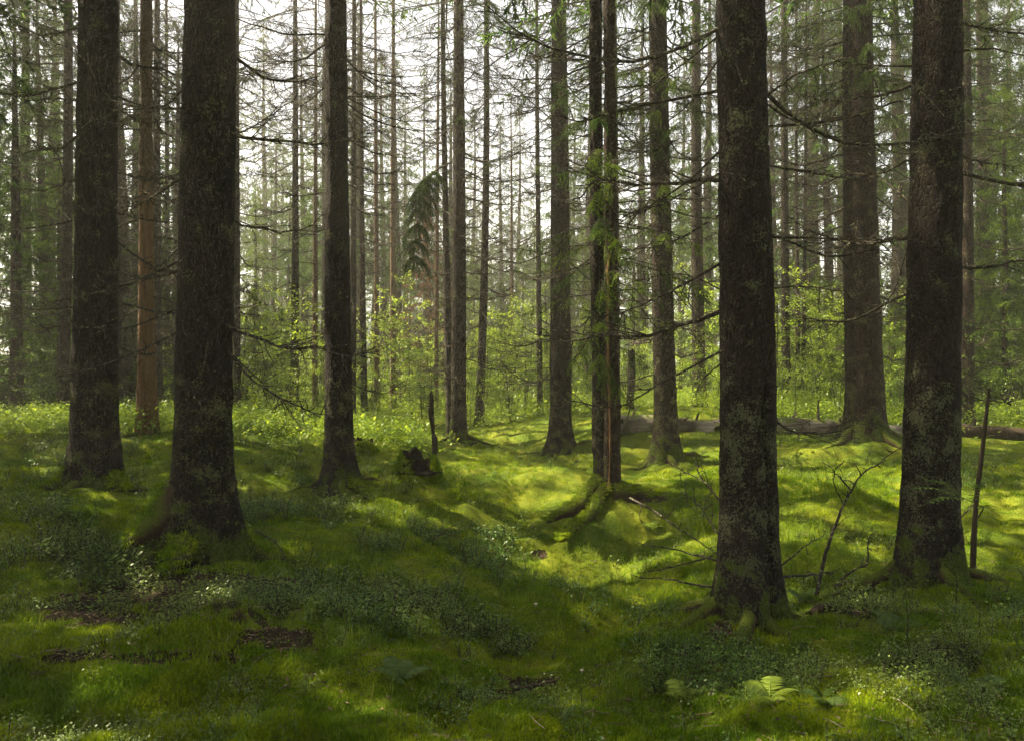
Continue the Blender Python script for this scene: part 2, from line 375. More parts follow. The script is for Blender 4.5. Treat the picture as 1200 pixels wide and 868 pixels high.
# ------------------------------------------------------------------ where the sun gets through (gaps left in the crowns)
GAPS = [  # photo pixel centre and half sizes of the sunlit spots on the ground
 (690,668,95,20),(785,682,75,26),(800,650,60,16),(600,520,110,13),(565,545,50,9),(490,610,85,20),(690,497,75,10),(965,632,75,20),(1135,640,34,24),
 (560,622,40,12),(185,612,22,34),(75,545,40,16),(330,522,90,12),(255,748,60,9),(185,700,24,16),(365,795,44,14),(130,765,50,8),(80,612,70,9),(500,722,30,7),(330,690,22,6),(60,690,40,8),(420,770,24,6),(130,590,30,8),(330,640,40,6),(620,565,60,8),(650,590,30,6),(455,520,50,14),
 (760,480,60,10),(785,500,75,12),(830,560,30,6),(300,570,50,8),(900,806,14,7),(740,640,30,10)]
def lit_mask(x, y):
    z = h0(x, y); yy = np.maximum(y, .5)
    px = 600 + x / yy * F; py = 434 + (EYE - z) / yy * F
    m = np.zeros(np.shape(x))
    for cx, cy, rx, ry in GAPS:
        q = ((px - cx) / rx) ** 2 + ((py - cy) / ry) ** 2
        m = np.maximum(m, np.clip(3.2 - 2.2 * q, 0, 1))
    m = np.where(y > 7.5, np.maximum(m, np.clip((y - 9) / 8, 0, .95)), m)
    return np.where((y > 1.5), m, 0)
def carve(C):
    """True for the crown faces that stay: those not standing in a beam that reaches a sunlit spot"""
    t = C[:, 2] / SUN[2]
    for _ in range(3):
        gx = C[:, 0] - SUN[0] * t; gy = C[:, 1] - SUN[1] * t
        t = (C[:, 2] - h0(gx, gy)) / SUN[2]
    return RNG.random(len(C)) >= lit_mask(gx, gy) * .985

# ------------------------------------------------------------------ templates
def unit(v): return v / (np.linalg.norm(v, axis=-1, keepdims=True) + 1e-9)
def needles(p, dirs, n, ln, w, rg, spread=.75):
    """n needle clusters along each polyline p (list of arrays)"""
    V = []
    for pts in p:
        t = np.sort(rg.random(n)) * (len(pts) - 1 - 1e-6); i = t.astype(int); u = (t - i)[:, None]
        b = pts[i] * (1 - u) + pts[i + 1] * u; ax = unit(pts[i + 1] - pts[i])
        rnd = unit(rg.normal(size=(n, 3))); d = unit(ax * .75 + rnd * spread)
        sd = unit(np.cross(d, rg.normal(size=(n, 3))))
        l = ln * rg.uniform(.7, 1.25, (n, 1))
        V.append(np.stack([b - sd * w * .5, b + sd * w * .5, b + d * l], 1))
    V = np.concatenate(V).reshape(-1, 3)
    return V, np.arange(len(V)).reshape(-1, 3)
def bough_template(seed, ntw, nn, ln, w, hang=.6, wood=True):
    rg = np.random.default_rng(seed)
    L = 2.0; t = np.linspace(0, 1, 7)
    ax = np.stack([L * t, .12 * np.sin(t * 3 + seed), .12 * t - .75 * t ** 2 + .28 * t ** 3], 1)
    tw = []
    for i in range(ntw):
        s = rg.uniform(.18, 1.0); k = s * 5.999; j = int(k); p = ax[j] * (1 - (k - j)) + ax[j + 1] * (k - j)
        side = 1 if i % 2 else -1
        l = rg.uniform(.3, .62) * (1.15 - .55 * s)
        d = unit(np.array([rg.uniform(.3, .8), side * rg.uniform(.35, .9), -rg.uniform(.1, .4)]))
        q = [p]
        for a in range(3):
            d = unit(d + np.array([0, 0, -hang * rg.uniform(.5, 1.1)])); q.append(q[-1] + d * l / 3)
        tw.append(np.array(q))
    tw.append(ax[3:])
    nv, nf = needles(tw, None, nn, ln, w, rg)
    wb = MB()
    if wood:
        add_tube(wb, ax, np.linspace(.016, .004, 7), 4, 0, False)
        for q in tw[:-1]: add_tube(wb, q[[0, 2, 3]], [.004, .003, .0015], 3, 0, False)
        wv, wf = np.concatenate(wb.v), np.concatenate(wb.f)
    else: wv, wf = tube(ax[[0, 3, 6]], [.02, .012, .004], 3)
    return nv, nf, wv, wf
B0 = [bough_template(i, 40, 30, .05, .0095, .6) for i in range(4)]
B1 = [bough_template(10 + i, 22, 12, .13, .034, .55, False) for i in range(3)]
B2 = [bough_template(20 + i, 10, 7, .34, .085, .5, False) for i in range(2)]

def crown_boughs(mb, zs, axis, Ls, az, tmpl, rg, up=0.0, carved=None, nmat=0, wmat=1, roll=.25):
    for z, l, a in zip(zs, Ls, az):
        nv, nf, wv, wf = tmpl[rg.integers(len(tmpl))]
        s = l / 2.0; c, sn = math.cos(a), math.sin(a); p = axis(z); pt = rg.normal() * roll * .5 + up
        Rm = np.array(Euler((rg.normal() * roll, -pt, a), 'XYZ').to_matrix())
        Rm = np.array((Matrix.Rotation(a, 3, 'Z') @ Matrix.Rotation(-pt, 3, 'Y') @ Matrix.Rotation(rg.normal() * roll, 3, 'X')))
        V = (nv * np.array([s, max(s, .6), max(s, .6)])) @ Rm.T + p
        Ft = nf
        if carved is not None:
            keep = carve(V[nf].mean(1) + carved); Ft = nf[keep]
            if len(Ft) == 0: continue
            V = V[Ft.ravel()]; Ft = np.arange(len(V)).reshape(-1, 3)
        mb.add(V, Ft, nmat)
        mb.add((wv * s) @ Rm.T + p, wf, wmat)

def dead_branch(seed, L):
    """a bare spruce limb: sagging axis, twigs both sides, finer twigs on them"""
    rg = np.random.default_rng(seed + 500)
    mb = MB(); t = np.linspace(0, 1, 9)
    sag = rg.uniform(.05, .3); upk = rg.uniform(.0, .25); bend = rg.normal() * .18
    ax = np.stack([L * t, L * bend * t ** 2 + .05 * L * fbm(t * 6, seed, 0, 3, 4), L * (-sag * np.sin(t * 2.6) * .6 + upk * t ** 2.5) + .05 * L * fbm(t * 6, seed, 9, 3, 4)], 1)
    add_tube(mb, ax, .014 * (1 - t) ** .8 + .004, 5, 0, False)
    n = rg.integers(16, 24)
    for i in range(n):
        s = rg.uniform(.15, .98); k = s * 7.999; j = int(k); p = ax[j] * (1 - (k - j)) + ax[j + 1] * (k - j)
        side = 1 if i % 2 else -1; l = L * rg.uniform(.14, .42) * (1.1 - .6 * s)
        d = unit(np.array([rg.uniform(.4, 1), side * rg.uniform(.4, 1), rg.uniform(-.45, .3)]))
        q = [p]
        for a in range(4):
            d = unit(d + rg.normal(size=3) * .16 + np.array([.05, 0, .06])); q.append(q[-1] + d * l / 4)
        q = np.array(q); add_tube(mb, q, np.linspace(.0065, .003, 5), 3, 0, False)
        for b in range(rg.integers(1, 4)):
            j = rg.integers(1, 4); dd = unit(d + rg.normal(size=3) * .7); ll = l * rg.uniform(.2, .45)
            add_tube(mb, np.array([q[j], q[j] + dd * ll * .5 + rg.normal(size=3) * .01, q[j] + dd * ll]), [.0032, .0026, .0018], 3, 0, False)
    return mb.mesh('branch', M['twig'])
DEAD = [dead_branch(i, 1.0 + .2 * (i % 6)) for i in range(14)]

# ------------------------------------------------------------------ trees
def trunk_fns(base, t300, t40, r300, H, flare, d):
    """centre line (local to the base) and radius of a trunk seen through given photo pixels"""
    B = base; z3, z4 = EYE + 134 / F * d, EYE + 394 / F * d
    x3, x4 = (t300 - 600) / F * d, (t40 - 600) / F * d
    pz = np.array([B[2], z3, z4]); pxx = np.array([B[0], x3, x4])
    co = np.polyfit(pz, pxx, 2); sl = np.polyval(np.polyder(co), z4)
    def axis(z):
        zz = z + B[2]
        x = np.where(zz < z4, np.polyval(co, np.minimum(zz, z4)), x4 + (zz - z4) * sl * .5)
        return np.stack([x - B[0], np.zeros_like(x), np.asarray(z, float)], -1)
    zr = z3 - B[2]; r0 = r300 / (1 - zr / H) ** .75 * 1.0
    def rad(z): return r0 * np.clip(1 - np.maximum(z, 0) / H, .012, 1) ** .75
    return axis, rad
def trunk_mesh(axis, rad, H, seed, k=28, near=False, flare=.5, fh=.22, groove=None, zvis=8, rough=.012):
    zs = np.concatenate([np.linspace(-.45, 1.2, 34 if near else 18), np.linspace(1.25, zvis, 70 if near else 26), np.linspace(zvis + .4, H, 12)])
    th = np.arange(k) * 2 * math.pi / k
    Z, T = np.meshgrid(zs, th, indexing='ij')
    rg = np.random.default_rng(seed); ph = rg.uniform(0, 6.28, 3)
    lob = .62 + .38 * np.cos(3 * T + ph[0]) * .6 + .38 * np.cos(5 * T + ph[1]) * .6
    r = rad(Z) * (1 + .035 * np.cos(2 * T + ph[2] + Z * .3)) * (1 + flare * np.exp(-np.maximum(Z, -.12) / fh) * np.clip(lob, .12, 2))
    cx, cy = np.cos(T), np.sin(T)
    r = r + rough * (fbm(cx * r * 9, cy * r * 9, Z * 5, 3, seed) + .5 * vnoise(cx * r * 30, cy * r * 30, Z * 16, seed))
    if near:
        r = r + .012 * fbm(cx * r * 3, cy * r * 3, Z * 1.2, 2, seed + 5)
    if groove:
        t0, gz, gd, gw = groove
        wob = .1 * np.sin(Z * 3.1) + .05 * np.sin(Z * 9)
        dt = np.angle(np.exp(1j * (T - t0 - wob)))
        r = r - gd * np.exp(-(dt / gw) ** 2) * np.clip((gz - Z) / .25, 0, 1)
    A = axis(Z)
    V = np.stack([A[..., 0] + r * cx, A[..., 1] + r * cy, Z], -1).reshape(-1, 3)
    n = len(zs); i, j = np.meshgrid(np.arange(n - 1), np.arange(k), indexing='ij'); i = i.ravel(); j = j.ravel(); j2 = (j + 1) % k
    Q = np.stack([i * k + j, i * k + j2, (i + 1) * k + j2, (i + 1) * k + j], 1)
    mb = MB(); mb.add(V, Q); return mb
def root_part(tree, base, ang, ln, r0, seed, z0=.14, name='root'):
    rg = np.random.default_rng(seed); mb = MB(); n = 12; k = 8
    t = np.linspace(0, 1, n); a = ang + .35 * t ** 1.5 * rg.normal() + .08 * np.sin(t * 6 + seed)
    x = np.cumsum(np.cos(a)) * ln / n + math.cos(ang) * .08; y = np.cumsum(np.sin(a)) * ln / n + math.sin(ang) * .08
    rr = r0 * (1 - t) ** .7 + .012
    zg = height(x + base[0], y + base[1]) - base[2]
    z = zg * (1 - (1 - t) ** 3) + (1 - t) ** 2.2 * z0 - rr * .3
    V, Q = tube(np.stack([x, y, z], 1), rr, k)
    V = V + .02 * np.stack([vnoise(V[:, 0] * 9, V[:, 1] * 9, V[:, 2] * 9, s) for s in (1, 2, 3)], 1)
    mb.add(V, Q); mb.obj(name, M['root'], tree)
NB = 0
def make_tree(label, cat, bp, t300, t40, d, w300, H=22, mats='bark_mid', zc=None, nlow=0, nb=16, blen=1.0, near=False, flare=.5, fh=.22, groove=None, roots=0, lmax=2.4,
              name='spruce_tree', group=None, seed=None, crown_n=34, crown_mat='needle', bz=(1.2, None), az=None, z_override=None):
    global NB
    seed = seed if seed is not None else abs(hash(label)) % 9973
    seed = sum(ord(c) * (i + 1) for i, c in enumerate(label)) % 9973
    rg = np.random.default_rng(seed)
    b = P(bp[0], bp[1], d)
    zg = hz(b[0], b[1])
    B = np.array([b[0], b[1], zg])
    axis, rad = trunk_fns(B, t300, t40, w300 / F * d / 2, H, flare, d)
    tr = thing(name, label, cat, B, group)
    ztop = .438 * d + EYE - B[2]
    trunk_mesh(axis, rad, H, seed, 90 if near else 20, near, flare, fh, groove, max(3, min(ztop + 1, H - 2)), .011 if near else .008).obj('trunk', M[mats], tr)
    for i in range(roots):
        a = i * 6.283 / roots + rg.uniform(-.3, .3)
        root_part(tr, B, a, rad(0) * 1.2 + rg.uniform(.2, .6), rad(0) * rg.uniform(.2, .3), seed + i)
    # bare limbs
    z1 = bz[1] if bz[1] else ztop + .2
    nb = int(nb * (2.9 if not near else 1.6 if d > 9 else 1))
    for i in range(nb):
        z = bz[0] + (z1 - bz[0]) * ((i + rg.random()) / nb) ** .8
        a = rg.uniform(0, 6.283) if az is None else az[i % len(az)] + rg.normal() * .35
        if near and math.sin(a) < -.35: a = -a
        o = put('branch', DEAD[rg.integers(len(DEAD))], tr)
        p = axis(np.array(z)); r = float(rad(z)) * .8
        o.location = (p[0] + r * math.cos(a), p[1] + r * math.sin(a), z)
        s = blen * rg.uniform(.6, 1.15)
        o.rotation_euler = (rg.normal() * .2, rg.uniform(-.18, .22), a); o.scale = (s, s, s); NB += 1
    # living crown
    if zc is not None:
        mb = MB(); zc = max(zc, 1.0)
        # boughs low enough to be seen
        nlow = int(nlow * 1.4); zs = zc + (min(ztop + 1.2, H) - zc) * np.sort(rg.random(nlow)) if nlow else np.zeros(0)  # nlow of them
        ga = np.cumsum(np.full(len(zs), 2.4)) + rg.normal(size=len(zs)) * .4
        crown_boughs(mb, zs, axis, rg.uniform(.6, 1, len(zs)) * lmax * .8, ga, B0, rg, -.05, B)
        zlo = max(zc, ztop + .8)
        zs = zlo + (H - zlo) * np.linspace(0, .985, crown_n) ** 1.15
        Ls = lmax * (1 - (zs - zlo) / (H - zlo)) ** .7 * rg.uniform(.8, 1.1, len(zs)) + .35
        crown_boughs(mb, zs, axis, Ls, np.cumsum(np.full(len(zs), 2.4)) + rg.normal(size=len(zs)) * .3, B1, rg, .05, B)
        mb.obj('crown', [M[crown_mat], M['twig']], tr, smooth=False)
    return tr, B, axis, rad
def px_branch(tree, B, pts, r0, seed, name='branch', ntw=9, twl=.3, rt=.0035, m='twig', label=None):
    """a limb through given photo pixels and depths, as a part of its tree"""
    rg = np.random.default_rng(seed + 77); mb = MB()
    ax = spline([P(*p) for p in pts], 6 * len(pts)) - B
    n = len(ax); ax = ax + .028 * np.stack([fbm(np.arange(n) * .55, seed + c * 7.7, 0, 3, 4) for c in range(3)], 1) * np.linspace(0, 1, n)[:, None]
    L = np.linalg.norm(np.diff(ax, axis=0), axis=1).sum()
    r0 *= .82; add_tube(mb, ax, np.linspace(r0, rt * .8, n), 6, 0)
    for i in range(int(ntw * 1.6)):
        j = rg.integers(n // 5, n - 1); d = unit(unit(ax[min(j + 1, n - 1)] - ax[j]) * rg.uniform(.3, 1) + rg.normal(size=3) * .62)
        l = twl * L * rg.uniform(.25, 1.0) * (1.1 - .6 * j / n); q = [ax[j]]
        for a in range(5):
            d = unit(d + rg.normal(size=3) * .2); q.append(q[-1] + d * l / 5)
        q = np.array(q); add_tube(mb, q, np.linspace(min(r0 * .5, .006), .0018, 6), 4, 0, False)
        for b in range(rg.integers(0, 4)):
            k = rg.integers(1, 5); dd = unit(d + rg.normal(size=3) * .8); ll = l * rg.uniform(.15, .4)
            add_tube(mb, np.array([q[k], q[k] + dd * ll * .5, q[k] + unit(dd + rg.normal(size=3) * .3) * ll]), [.0028, .0022, .0014], 3, 0, False)
    o = mb.obj(name, M[m], tree)
    if label: o['label'] = label
    return o
def px_of(x, y, z): return 600 + x / np.maximum(y, .3) * F, 434 + (EYE - z) / np.maximum(y, .3) * F
def emask(x, y, z, ell, soft=1.6):
    px, py = px_of(x, y, z); m = np.zeros(np.shape(x))
    for cx, cy, rx, ry in ell:
        m = np.maximum(m, np.clip(soft - soft * .7 * (((px - cx) / rx) ** 2 + ((py - cy) / ry) ** 2), 0, 1))
    return np.where(y > .8, m, 0)
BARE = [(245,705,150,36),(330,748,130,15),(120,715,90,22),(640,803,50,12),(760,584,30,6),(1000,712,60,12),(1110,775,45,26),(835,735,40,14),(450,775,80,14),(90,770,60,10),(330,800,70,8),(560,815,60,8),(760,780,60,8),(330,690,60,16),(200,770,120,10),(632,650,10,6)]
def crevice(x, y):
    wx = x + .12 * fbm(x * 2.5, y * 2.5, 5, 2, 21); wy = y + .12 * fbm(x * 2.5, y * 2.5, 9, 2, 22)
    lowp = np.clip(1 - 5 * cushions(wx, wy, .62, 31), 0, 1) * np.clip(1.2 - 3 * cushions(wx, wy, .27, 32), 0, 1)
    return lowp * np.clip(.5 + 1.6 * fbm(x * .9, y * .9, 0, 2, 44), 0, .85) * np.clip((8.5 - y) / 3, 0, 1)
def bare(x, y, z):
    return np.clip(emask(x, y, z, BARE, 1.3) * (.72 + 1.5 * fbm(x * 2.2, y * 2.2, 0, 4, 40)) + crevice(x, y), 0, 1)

# ------------------------------------------------------------------ ground
def axis_steps(a, fine0, fine1, b, step, grow=1.12):
    c = list(np.arange(fine0, fine1, step)); s = step
    while c[-1] < b: s = min(s * grow, 6); c.append(c[-1] + s)
    s = step
    while c[0] > a: s = min(s * grow, 6); c.insert(0, c[0] - s)
    return np.array(c)
xs = axis_steps(-150, -6.5, 6.5, 150, .05); ys = axis_steps(-40, 2.2, 12, 190, .045, 1.05)
X, Y = np.meshgrid(xs, ys); Zg = height(X, Y)
nx, ny = len(xs), len(ys)
i, j = np.meshgrid(np.arange(ny - 1), np.arange(nx - 1), indexing='ij'); i = i.ravel(); j = j.ravel()
mb = MB(); mb.add(np.stack([X, Y, Zg], -1).reshape(-1, 3), np.stack([i * nx + j, i * nx + j + 1, (i + 1) * nx + j + 1, (i + 1) * nx + j], 1))
g = mb.obj('ground', M['ground']); tag(g, 'mossy uneven forest floor with a shallow gully', 'ground', None, 'structure')
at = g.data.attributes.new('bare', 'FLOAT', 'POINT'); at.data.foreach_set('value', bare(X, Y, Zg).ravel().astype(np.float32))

# ------------------------------------------------------------------ the named trees
tA, BA, axA, rA = make_tree('thick lichen speckled spruce on the left with a broad moss covered root spreading left', 'tree', (235,650), 242, 246, 6.0, 60, 24, 'bark_dark', 9, 0, 7, .8, True, .95, .3, roots=4, lmax=2.9, az=[.15, 2.9, .6, 2.6])
t1, B1_, ax1, r1 = make_tree('very dark thick spruce nearest the left edge with curled lichen twigs in front', 'tree', (110,577), 112.5, 115, 8.5, 45, 24, 'bark_dark', 8.5, 0, 14, .9, True, .9, .3, roots=4, lmax=2.9, az=[0.1, 3.1, .4, 2.8, 5.6])
t3, B3, ax3, r3 = make_tree('dead spruce with orange bare wood below and bark still on above', 'tree', (173,517), 171.5, 171.5, 13, 16.5, 19, 'bark_bare', None, 0, 30, 1.0, True, .6, .8, groove=(R(-78), 2.9, .03, .16), roots=3)
t4, B4, ax4, r4 = make_tree('straight dark spruce left of the centre on a mossy hump', 'tree', (398,567), 395, 393.5, 10, 29.5, 23, 'bark_dark', 8.0, 0, 12, .8, True, 1.0, .24, roots=4, lmax=2.6, bz=(3.2, None))
t5, B5, ax5, r5 = make_tree('slim brown spruce beside a thinner stem behind the standing snag', 'tree', (537,516), 538, 537.5, 17, 15.5, 22, 'bark_mid', 6.8, 20, 18, .9, False, .55, .25, roots=4)
make_tree('thin stem pressed against the left side of a slim brown spruce', 'tree', (528,508), 523, 519, 18, 8, 17, 'bark_mid', 9.5, 2, 12, .8, seed=None)
make_tree('thin grey spruce leaning slightly right at the far end of the mossy path', 'tree', (561,499), 568, 570, 20, 8.5, 20, 'bark_mid', 7.6, 22, 18, .9)
t7, B7, ax7, r7 = make_tree('medium spruce on bright moss with a small yellow green sprig on its bark', 'tree', (657,531), 656.5, 655, 15, 22, 22, 'bark_dark', 6.4, 14, 22, .95, True, 1.0, .24, roots=4)
t8, B8, ax8, r8 = make_tree('left stem of the twin trunks standing on raised roots', 'tree', (706,578), 700, 698, 9.5, 17.5, 19, 'bark_mid', 7.0, 6, 14, .7, True, .5, .25, roots=3, lmax=2.0, bz=(2.6, None))
t8b, B8b, ax8b, r8b = make_tree('right stem of the twin trunks with a split orange strip of bare wood', 'tree', (718,584), 716, 714, 9.35, 16, 18, 'bark_split', 7.2, 0, 8, .6, True, .45, .2, groove=(R(-112), 5.5, .022, .25), lmax=1.8, bz=(2.6, None))
t9, B9, ax9, r9 = make_tree('stout spruce standing in front of the fallen grey log', 'tree', (782,541), 775.5, 771, 12.5, 25, 23, 'bark_mid', 5.2, 20, 24, 1.0, True, 1.0, .26, roots=4, lmax=2.7)
make_tree('slender sunlit spruce behind the fallen log, right of the stout one', 'tree', (820,479), 817, 816, 22, 14, 21, 'bark_red', 8.4, 14, 18, 1.0)
t11, B11, ax11, r11 = make_tree('big foreground spruce right of the gully with a dark vertical crack at its foot', 'tree', (876,732), 874, 868, 5.0, 62, 25, 'bark_lichen', 9, 0, 6, .8, True, .7, .3, groove=(R(-64), 1.6, .06, .1), roots=6, lmax=3.0, az=[.1, 3.0, .5, 2.7])
t12, B12, ax12, r12 = make_tree('reddish brown spruce in front of the brown log, between the two big right hand spruces', 'tree', (1015,509), 1009, 1005, 13, 37, 24, 'bark_red', 5.6, 26, 20, 1.05, True, .5, .3, roots=5, lmax=2.8)
t13, B13, ax13, r13 = make_tree('heavily lichened spruce near the right edge with ferny moss at its foot', 'tree', (1088,678), 1095, 1099, 5.7, 55, 25, 'bark_lichen', 9, 0, 9, .8, True, .5, .3, roots=4, lmax=3.0, az=[.1, 3.0, .4, 2.6])
make_tree('dim spruce between the left edge and the very dark spruce', 'tree', (72,501), 78, 80, 18, 11.5, 22, 'bark_mid', 7.5, 34, 20, 1.1)
make_tree('faint grey trunk just right of the very dark spruce', 'tree', (137,490), 137, 137, 20, 9.5, 20, 'bark_mid', 8.5, 26, 16, 1.0)
make_tree('grey spruce directly behind the barkless dead tree', 'tree', (186,488), 184, 184, 20, 9, 21, 'bark_mid', 7.5, 24, 18, 1.0)
make_tree('thin pole of a spruce between the barkless tree and the thick lichened spruce', 'tree', (196,466), 196, 195, 25, 6, 18, 'bark_mid', 8.5, 20, 14, 1.0)
make_tree('slim trunk half hidden by the right side of the thick lichened spruce', 'tree', (278,480), 277, 277, 18, 8, 20, 'bark_mid', 7.3, 26, 18, 1.0)
make_tree('slim trunk with short bare limbs left of the straight dark spruce', 'tree', (345,472), 346, 346, 22, 8, 20, 'bark_mid', 7.4, 30, 22, .95)
make_tree('thin orange tinted trunk close on the left of the straight dark spruce', 'tree', (369,470), 369.5, 370, 24, 5.5, 18, 'bark_orange', 8.4, 22, 16, .9)
make_tree('thin trunk touching the right side of the straight dark spruce', 'tree', (413,466), 414, 415, 20, 7, 20, 'bark_mid', 7, 24, 16, .8)
make_tree('second thin trunk right of the straight dark spruce, brown and bare', 'tree', (427,466), 424.5, 423, 22, 6.5, 19, 'bark_red', 7.6, 22, 18, .8)
make_tree('orange barked thin trunk third to the right of the straight dark spruce', 'tree', (442,462), 441, 440, 25, 5.5, 19, 'bark_orange', 10.5, 5, 14, .9)
make_tree('thin trunk dressed in green twigs above the bright thicket', 'tree', (461,455), 460.5, 461, 26, 6.5, 20, 'bark_orange', 5.6, 26, 10, .9, lmax=1.5)
make_tree('thread thin orange trunk between the green dressed one and the slim brown spruce', 'tree', (511,468), 512, 514, 24, 4.5, 16, 'bark_orange', 8, 18, 14, .8)
make_tree('thin straight trunk between the far leaning spruce and the medium spruce', 'tree', (633,480), 631, 629, 22, 5.8, 19, 'bark_mid', 6.6, 24, 16, 1.0)
make_tree('very thin pale pole standing against the sky opening', 'tree', (601,455), 600, 598, 30, 3.2, 13, 'bark_orange', None, 0, 14, .7)
make_tree('grey trunk partly hidden behind the twin trunks', 'tree', (722,486), 721.5, 720, 19, 8.5, 20, 'bark_mid', 9, 8, 14, .9)
make_tree('straight grey trunk right of the big foreground spruce', 'tree', (922,466), 920, 919, 20, 9, 22, 'bark_mid', 7.5, 34, 18, 1.0)
make_tree('left one of two thin trunks between the foreground spruce and the reddish spruce', 'tree', (936,470), 934, 933, 22, 4.5, 17, 'bark_red', 8.5, 22, 12, .9)
make_tree('right one of two thin trunks between the foreground spruce and the reddish spruce', 'tree', (941,468), 943, 945, 21, 4.2, 17, 'bark_mid', 8, 22, 12, .9)
make_tree('peeling reddish spruce in the dark gap beside the right edge', 'tree', (1134,478), 1134, 1132, 16, 13, 20, 'bark_red', 6, 40, 16, 1.0)
# limbs that can be followed one by one in the photograph
for k, (tr, B, pts, r0, nt_) in enumerate([
 (tA, BA, [(214,303,6),(165,328,5.9),(100,346,5.8),(40,357,5.7)], .013, 14), (tA, BA, [(213,360,6),(150,384,5.9),(96,383,5.9),(45,384,5.8)], .012, 14),
 (tA, BA, [(216,385,5.9),(160,412,5.8),(110,432,5.7),(70,442,5.6)], .012, 16), (tA, BA, [(212,288,6),(180,318,6.2),(130,345,6.4)], .009, 8),
 (tA, BA, [(268,413,6),(300,448,6.1),(350,476,6.2),(404,492,6.3)], .013, 16), (tA, BA, [(268,412,5.95),(298,440,5.9),(330,470,5.9),(352,500,5.9)], .008, 9),
 (tA, BA, [(262,162,6),(290,152,6.1),(325,130,6.3),(352,112,6.5)], .011, 7), (tA, BA, [(244,400,5.75),(236,440,5.6),(228,462,5.6),(240,480,5.6),(247,500,5.6)], .006, 6),
 (tA, BA, [(214,200,6),(190,215,6.3),(150,238,6.6)], .008, 8), (tA, BA, [(216,130,6),(190,128,6.2),(140,150,6.5)], .008, 8),
 (t1, B1_, [(90,118,8.5),(60,116,8.4),(20,122,8.2)], .016, 6), (t1, B1_, [(88,258,8.5),(60,264,8.4),(15,270,8.2)], .015, 6),
 (t1, B1_, [(104,252,8.2),(82,230,8.0),(70,190,7.9),(62,170,7.9)], .013, 9), (t1, B1_, [(116,110,8.2),(105,78,8.0),(84,58,7.9),(60,50,7.8)], .011, 8),
 (t1, B1_, [(130,130,8.4),(170,128,8.4),(215,130,8.5)], .011, 7), (t1, B1_, [(96,150,8.2),(112,140,7.8),(132,146,7.7)], .008, 12),
 (t4, B4, [(408,82,10),(465,90,9.8),(516,87,9.6)], .014, 6), (t4, B4, [(408,114,10),(460,113,9.9),(520,111,9.8)], .011, 6),
 (t4, B4, [(408,116,10),(462,140,9.8),(510,142,9.6)], .014, 10), (t4, B4, [(408,130,10),(440,150,9.9),(462,163,9.8)], .011, 5),
 (t4, B4, [(380,78,10),(356,77,9.9),(338,79,9.8)], .01, 4), (t4, B4, [(380,103,10),(350,126,9.9),(315,132,9.7)], .013, 8),
 (t4, B4, [(414,451,10),(448,461,9.7),(474,447,9.5)], .011, 9), (t4, B4, [(412,50,10),(455,62,9.8),(500,60,9.6)], .011, 7),
 (t11, B11, [(842,107,5),(782,118,5),(718,132,5),(684,141,5.1),(646,134,5.1)], .0135, 10), (t11, B11, [(838,46,5),(787,85,5.1),(725,128,5.3)], .009, 8),
 (t11, B11, [(843,178,5),(801,217,5.1),(760,241,5.2),(715,270,5.3)], .010, 12), (t11, B11, [(844,203,5),(787,234,4.9),(729,255,4.8)], .010, 10),
 (t11, B11, [(846,250,5),(787,284,5.1),(716,297,5.2)], .009, 10), (t11, B11, [(846,308,5),(784,343,4.9),(729,366,4.8),(680,375,4.8)], .012, 14),
 (t11, B11, [(848,410,5),(774,449,5),(725,475,5.1),(654,470,5.2)], .0105, 14), (t11, B11, [(846,425,5),(828,440,5.2),(815,462,5.3)], .007, 6),
 (t11, B11, [(842,70,5),(800,130,5.3),(740,170,5.6)], .008, 8), (t11, B11, [(846,340,5.1),(800,322,5.3),(740,330,5.6)], .008, 9),
 (t11, B11, [(898,149,5),(991,139,5),(1067,115,5),(1150,96,5)], .0125, 10), (t11, B11, [(894,116,5),(939,85,5.1),(1000,67,5.2)], .0115, 8),
 (t11, B11, [(900,194,5),(974,206,5.1),(1022,209,5.2)], .0105, 6), (t11, B11, [(904,278,5),(1015,280,5.2),(1067,277,5.3)], .0115, 12),
 (t11, B11, [(897,121,5),(932,142,5.1),(985,150,5.3)], .008, 6), (t11, B11, [(905,338,5),(950,336,5.2),(1010,347,5.4)], .010, 9),
 (t11, B11, [(862,75,4.7),(874,100,4.5),(884,60,4.4),(893,42,4.4)], .006, 6), (t11, B11, [(843,200,4.9),(868,207,4.6),(895,219,4.5)], .005, 5),
 (t13, B13, [(1070,78,5.7),(1010,76,5.8),(960,66,6)], .011, 8), (t13, B13, [(1070,240,5.7),(1040,215,6),(1000,190,6.3)], .010, 9),
 (t13, B13, [(1122,60,5.7),(1160,58,5.7),(1210,66,5.6)], .012, 6), (t13, B13, [(1122,180,5.7),(1150,190,5.7),(1200,196,5.6)], .010, 6),
 (t13, B13, [(1124,460,5.7),(1150,468,5.7),(1195,474,5.6)], .009, 6), (t13, B13, [(1068,270,5.8),(1052,330,6),(1030,370,6.2)], .008, 7),
 (t12, B12, [(1026,230,13),(1050,250,12.6),(1072,262,12.3)], .016, 6), (t12, B12, [(1026,280,13),(1050,305,12.6),(1052,345,12.3),(1036,365,12.2)], .013, 6),
 (t7, B7, [(668,100,15),(720,60,14.5),(770,45,14)], .016, 9), (t7, B7, [(646,140,15),(600,100,14.5),(560,60,14)], .016, 10), (t7, B7, [(646,160,15),(590,190,14.5),(545,240,14)], .013, 10),
 (t7, B7, [(648,430,15),(600,436,14.5),(560,428,14)], .012, 9), (t7, B7, [(646,300,15),(600,292,14.6),(548,310,14)], .012, 9)]):
    px_branch(tr, B, pts, r0, k, ntw=nt_)

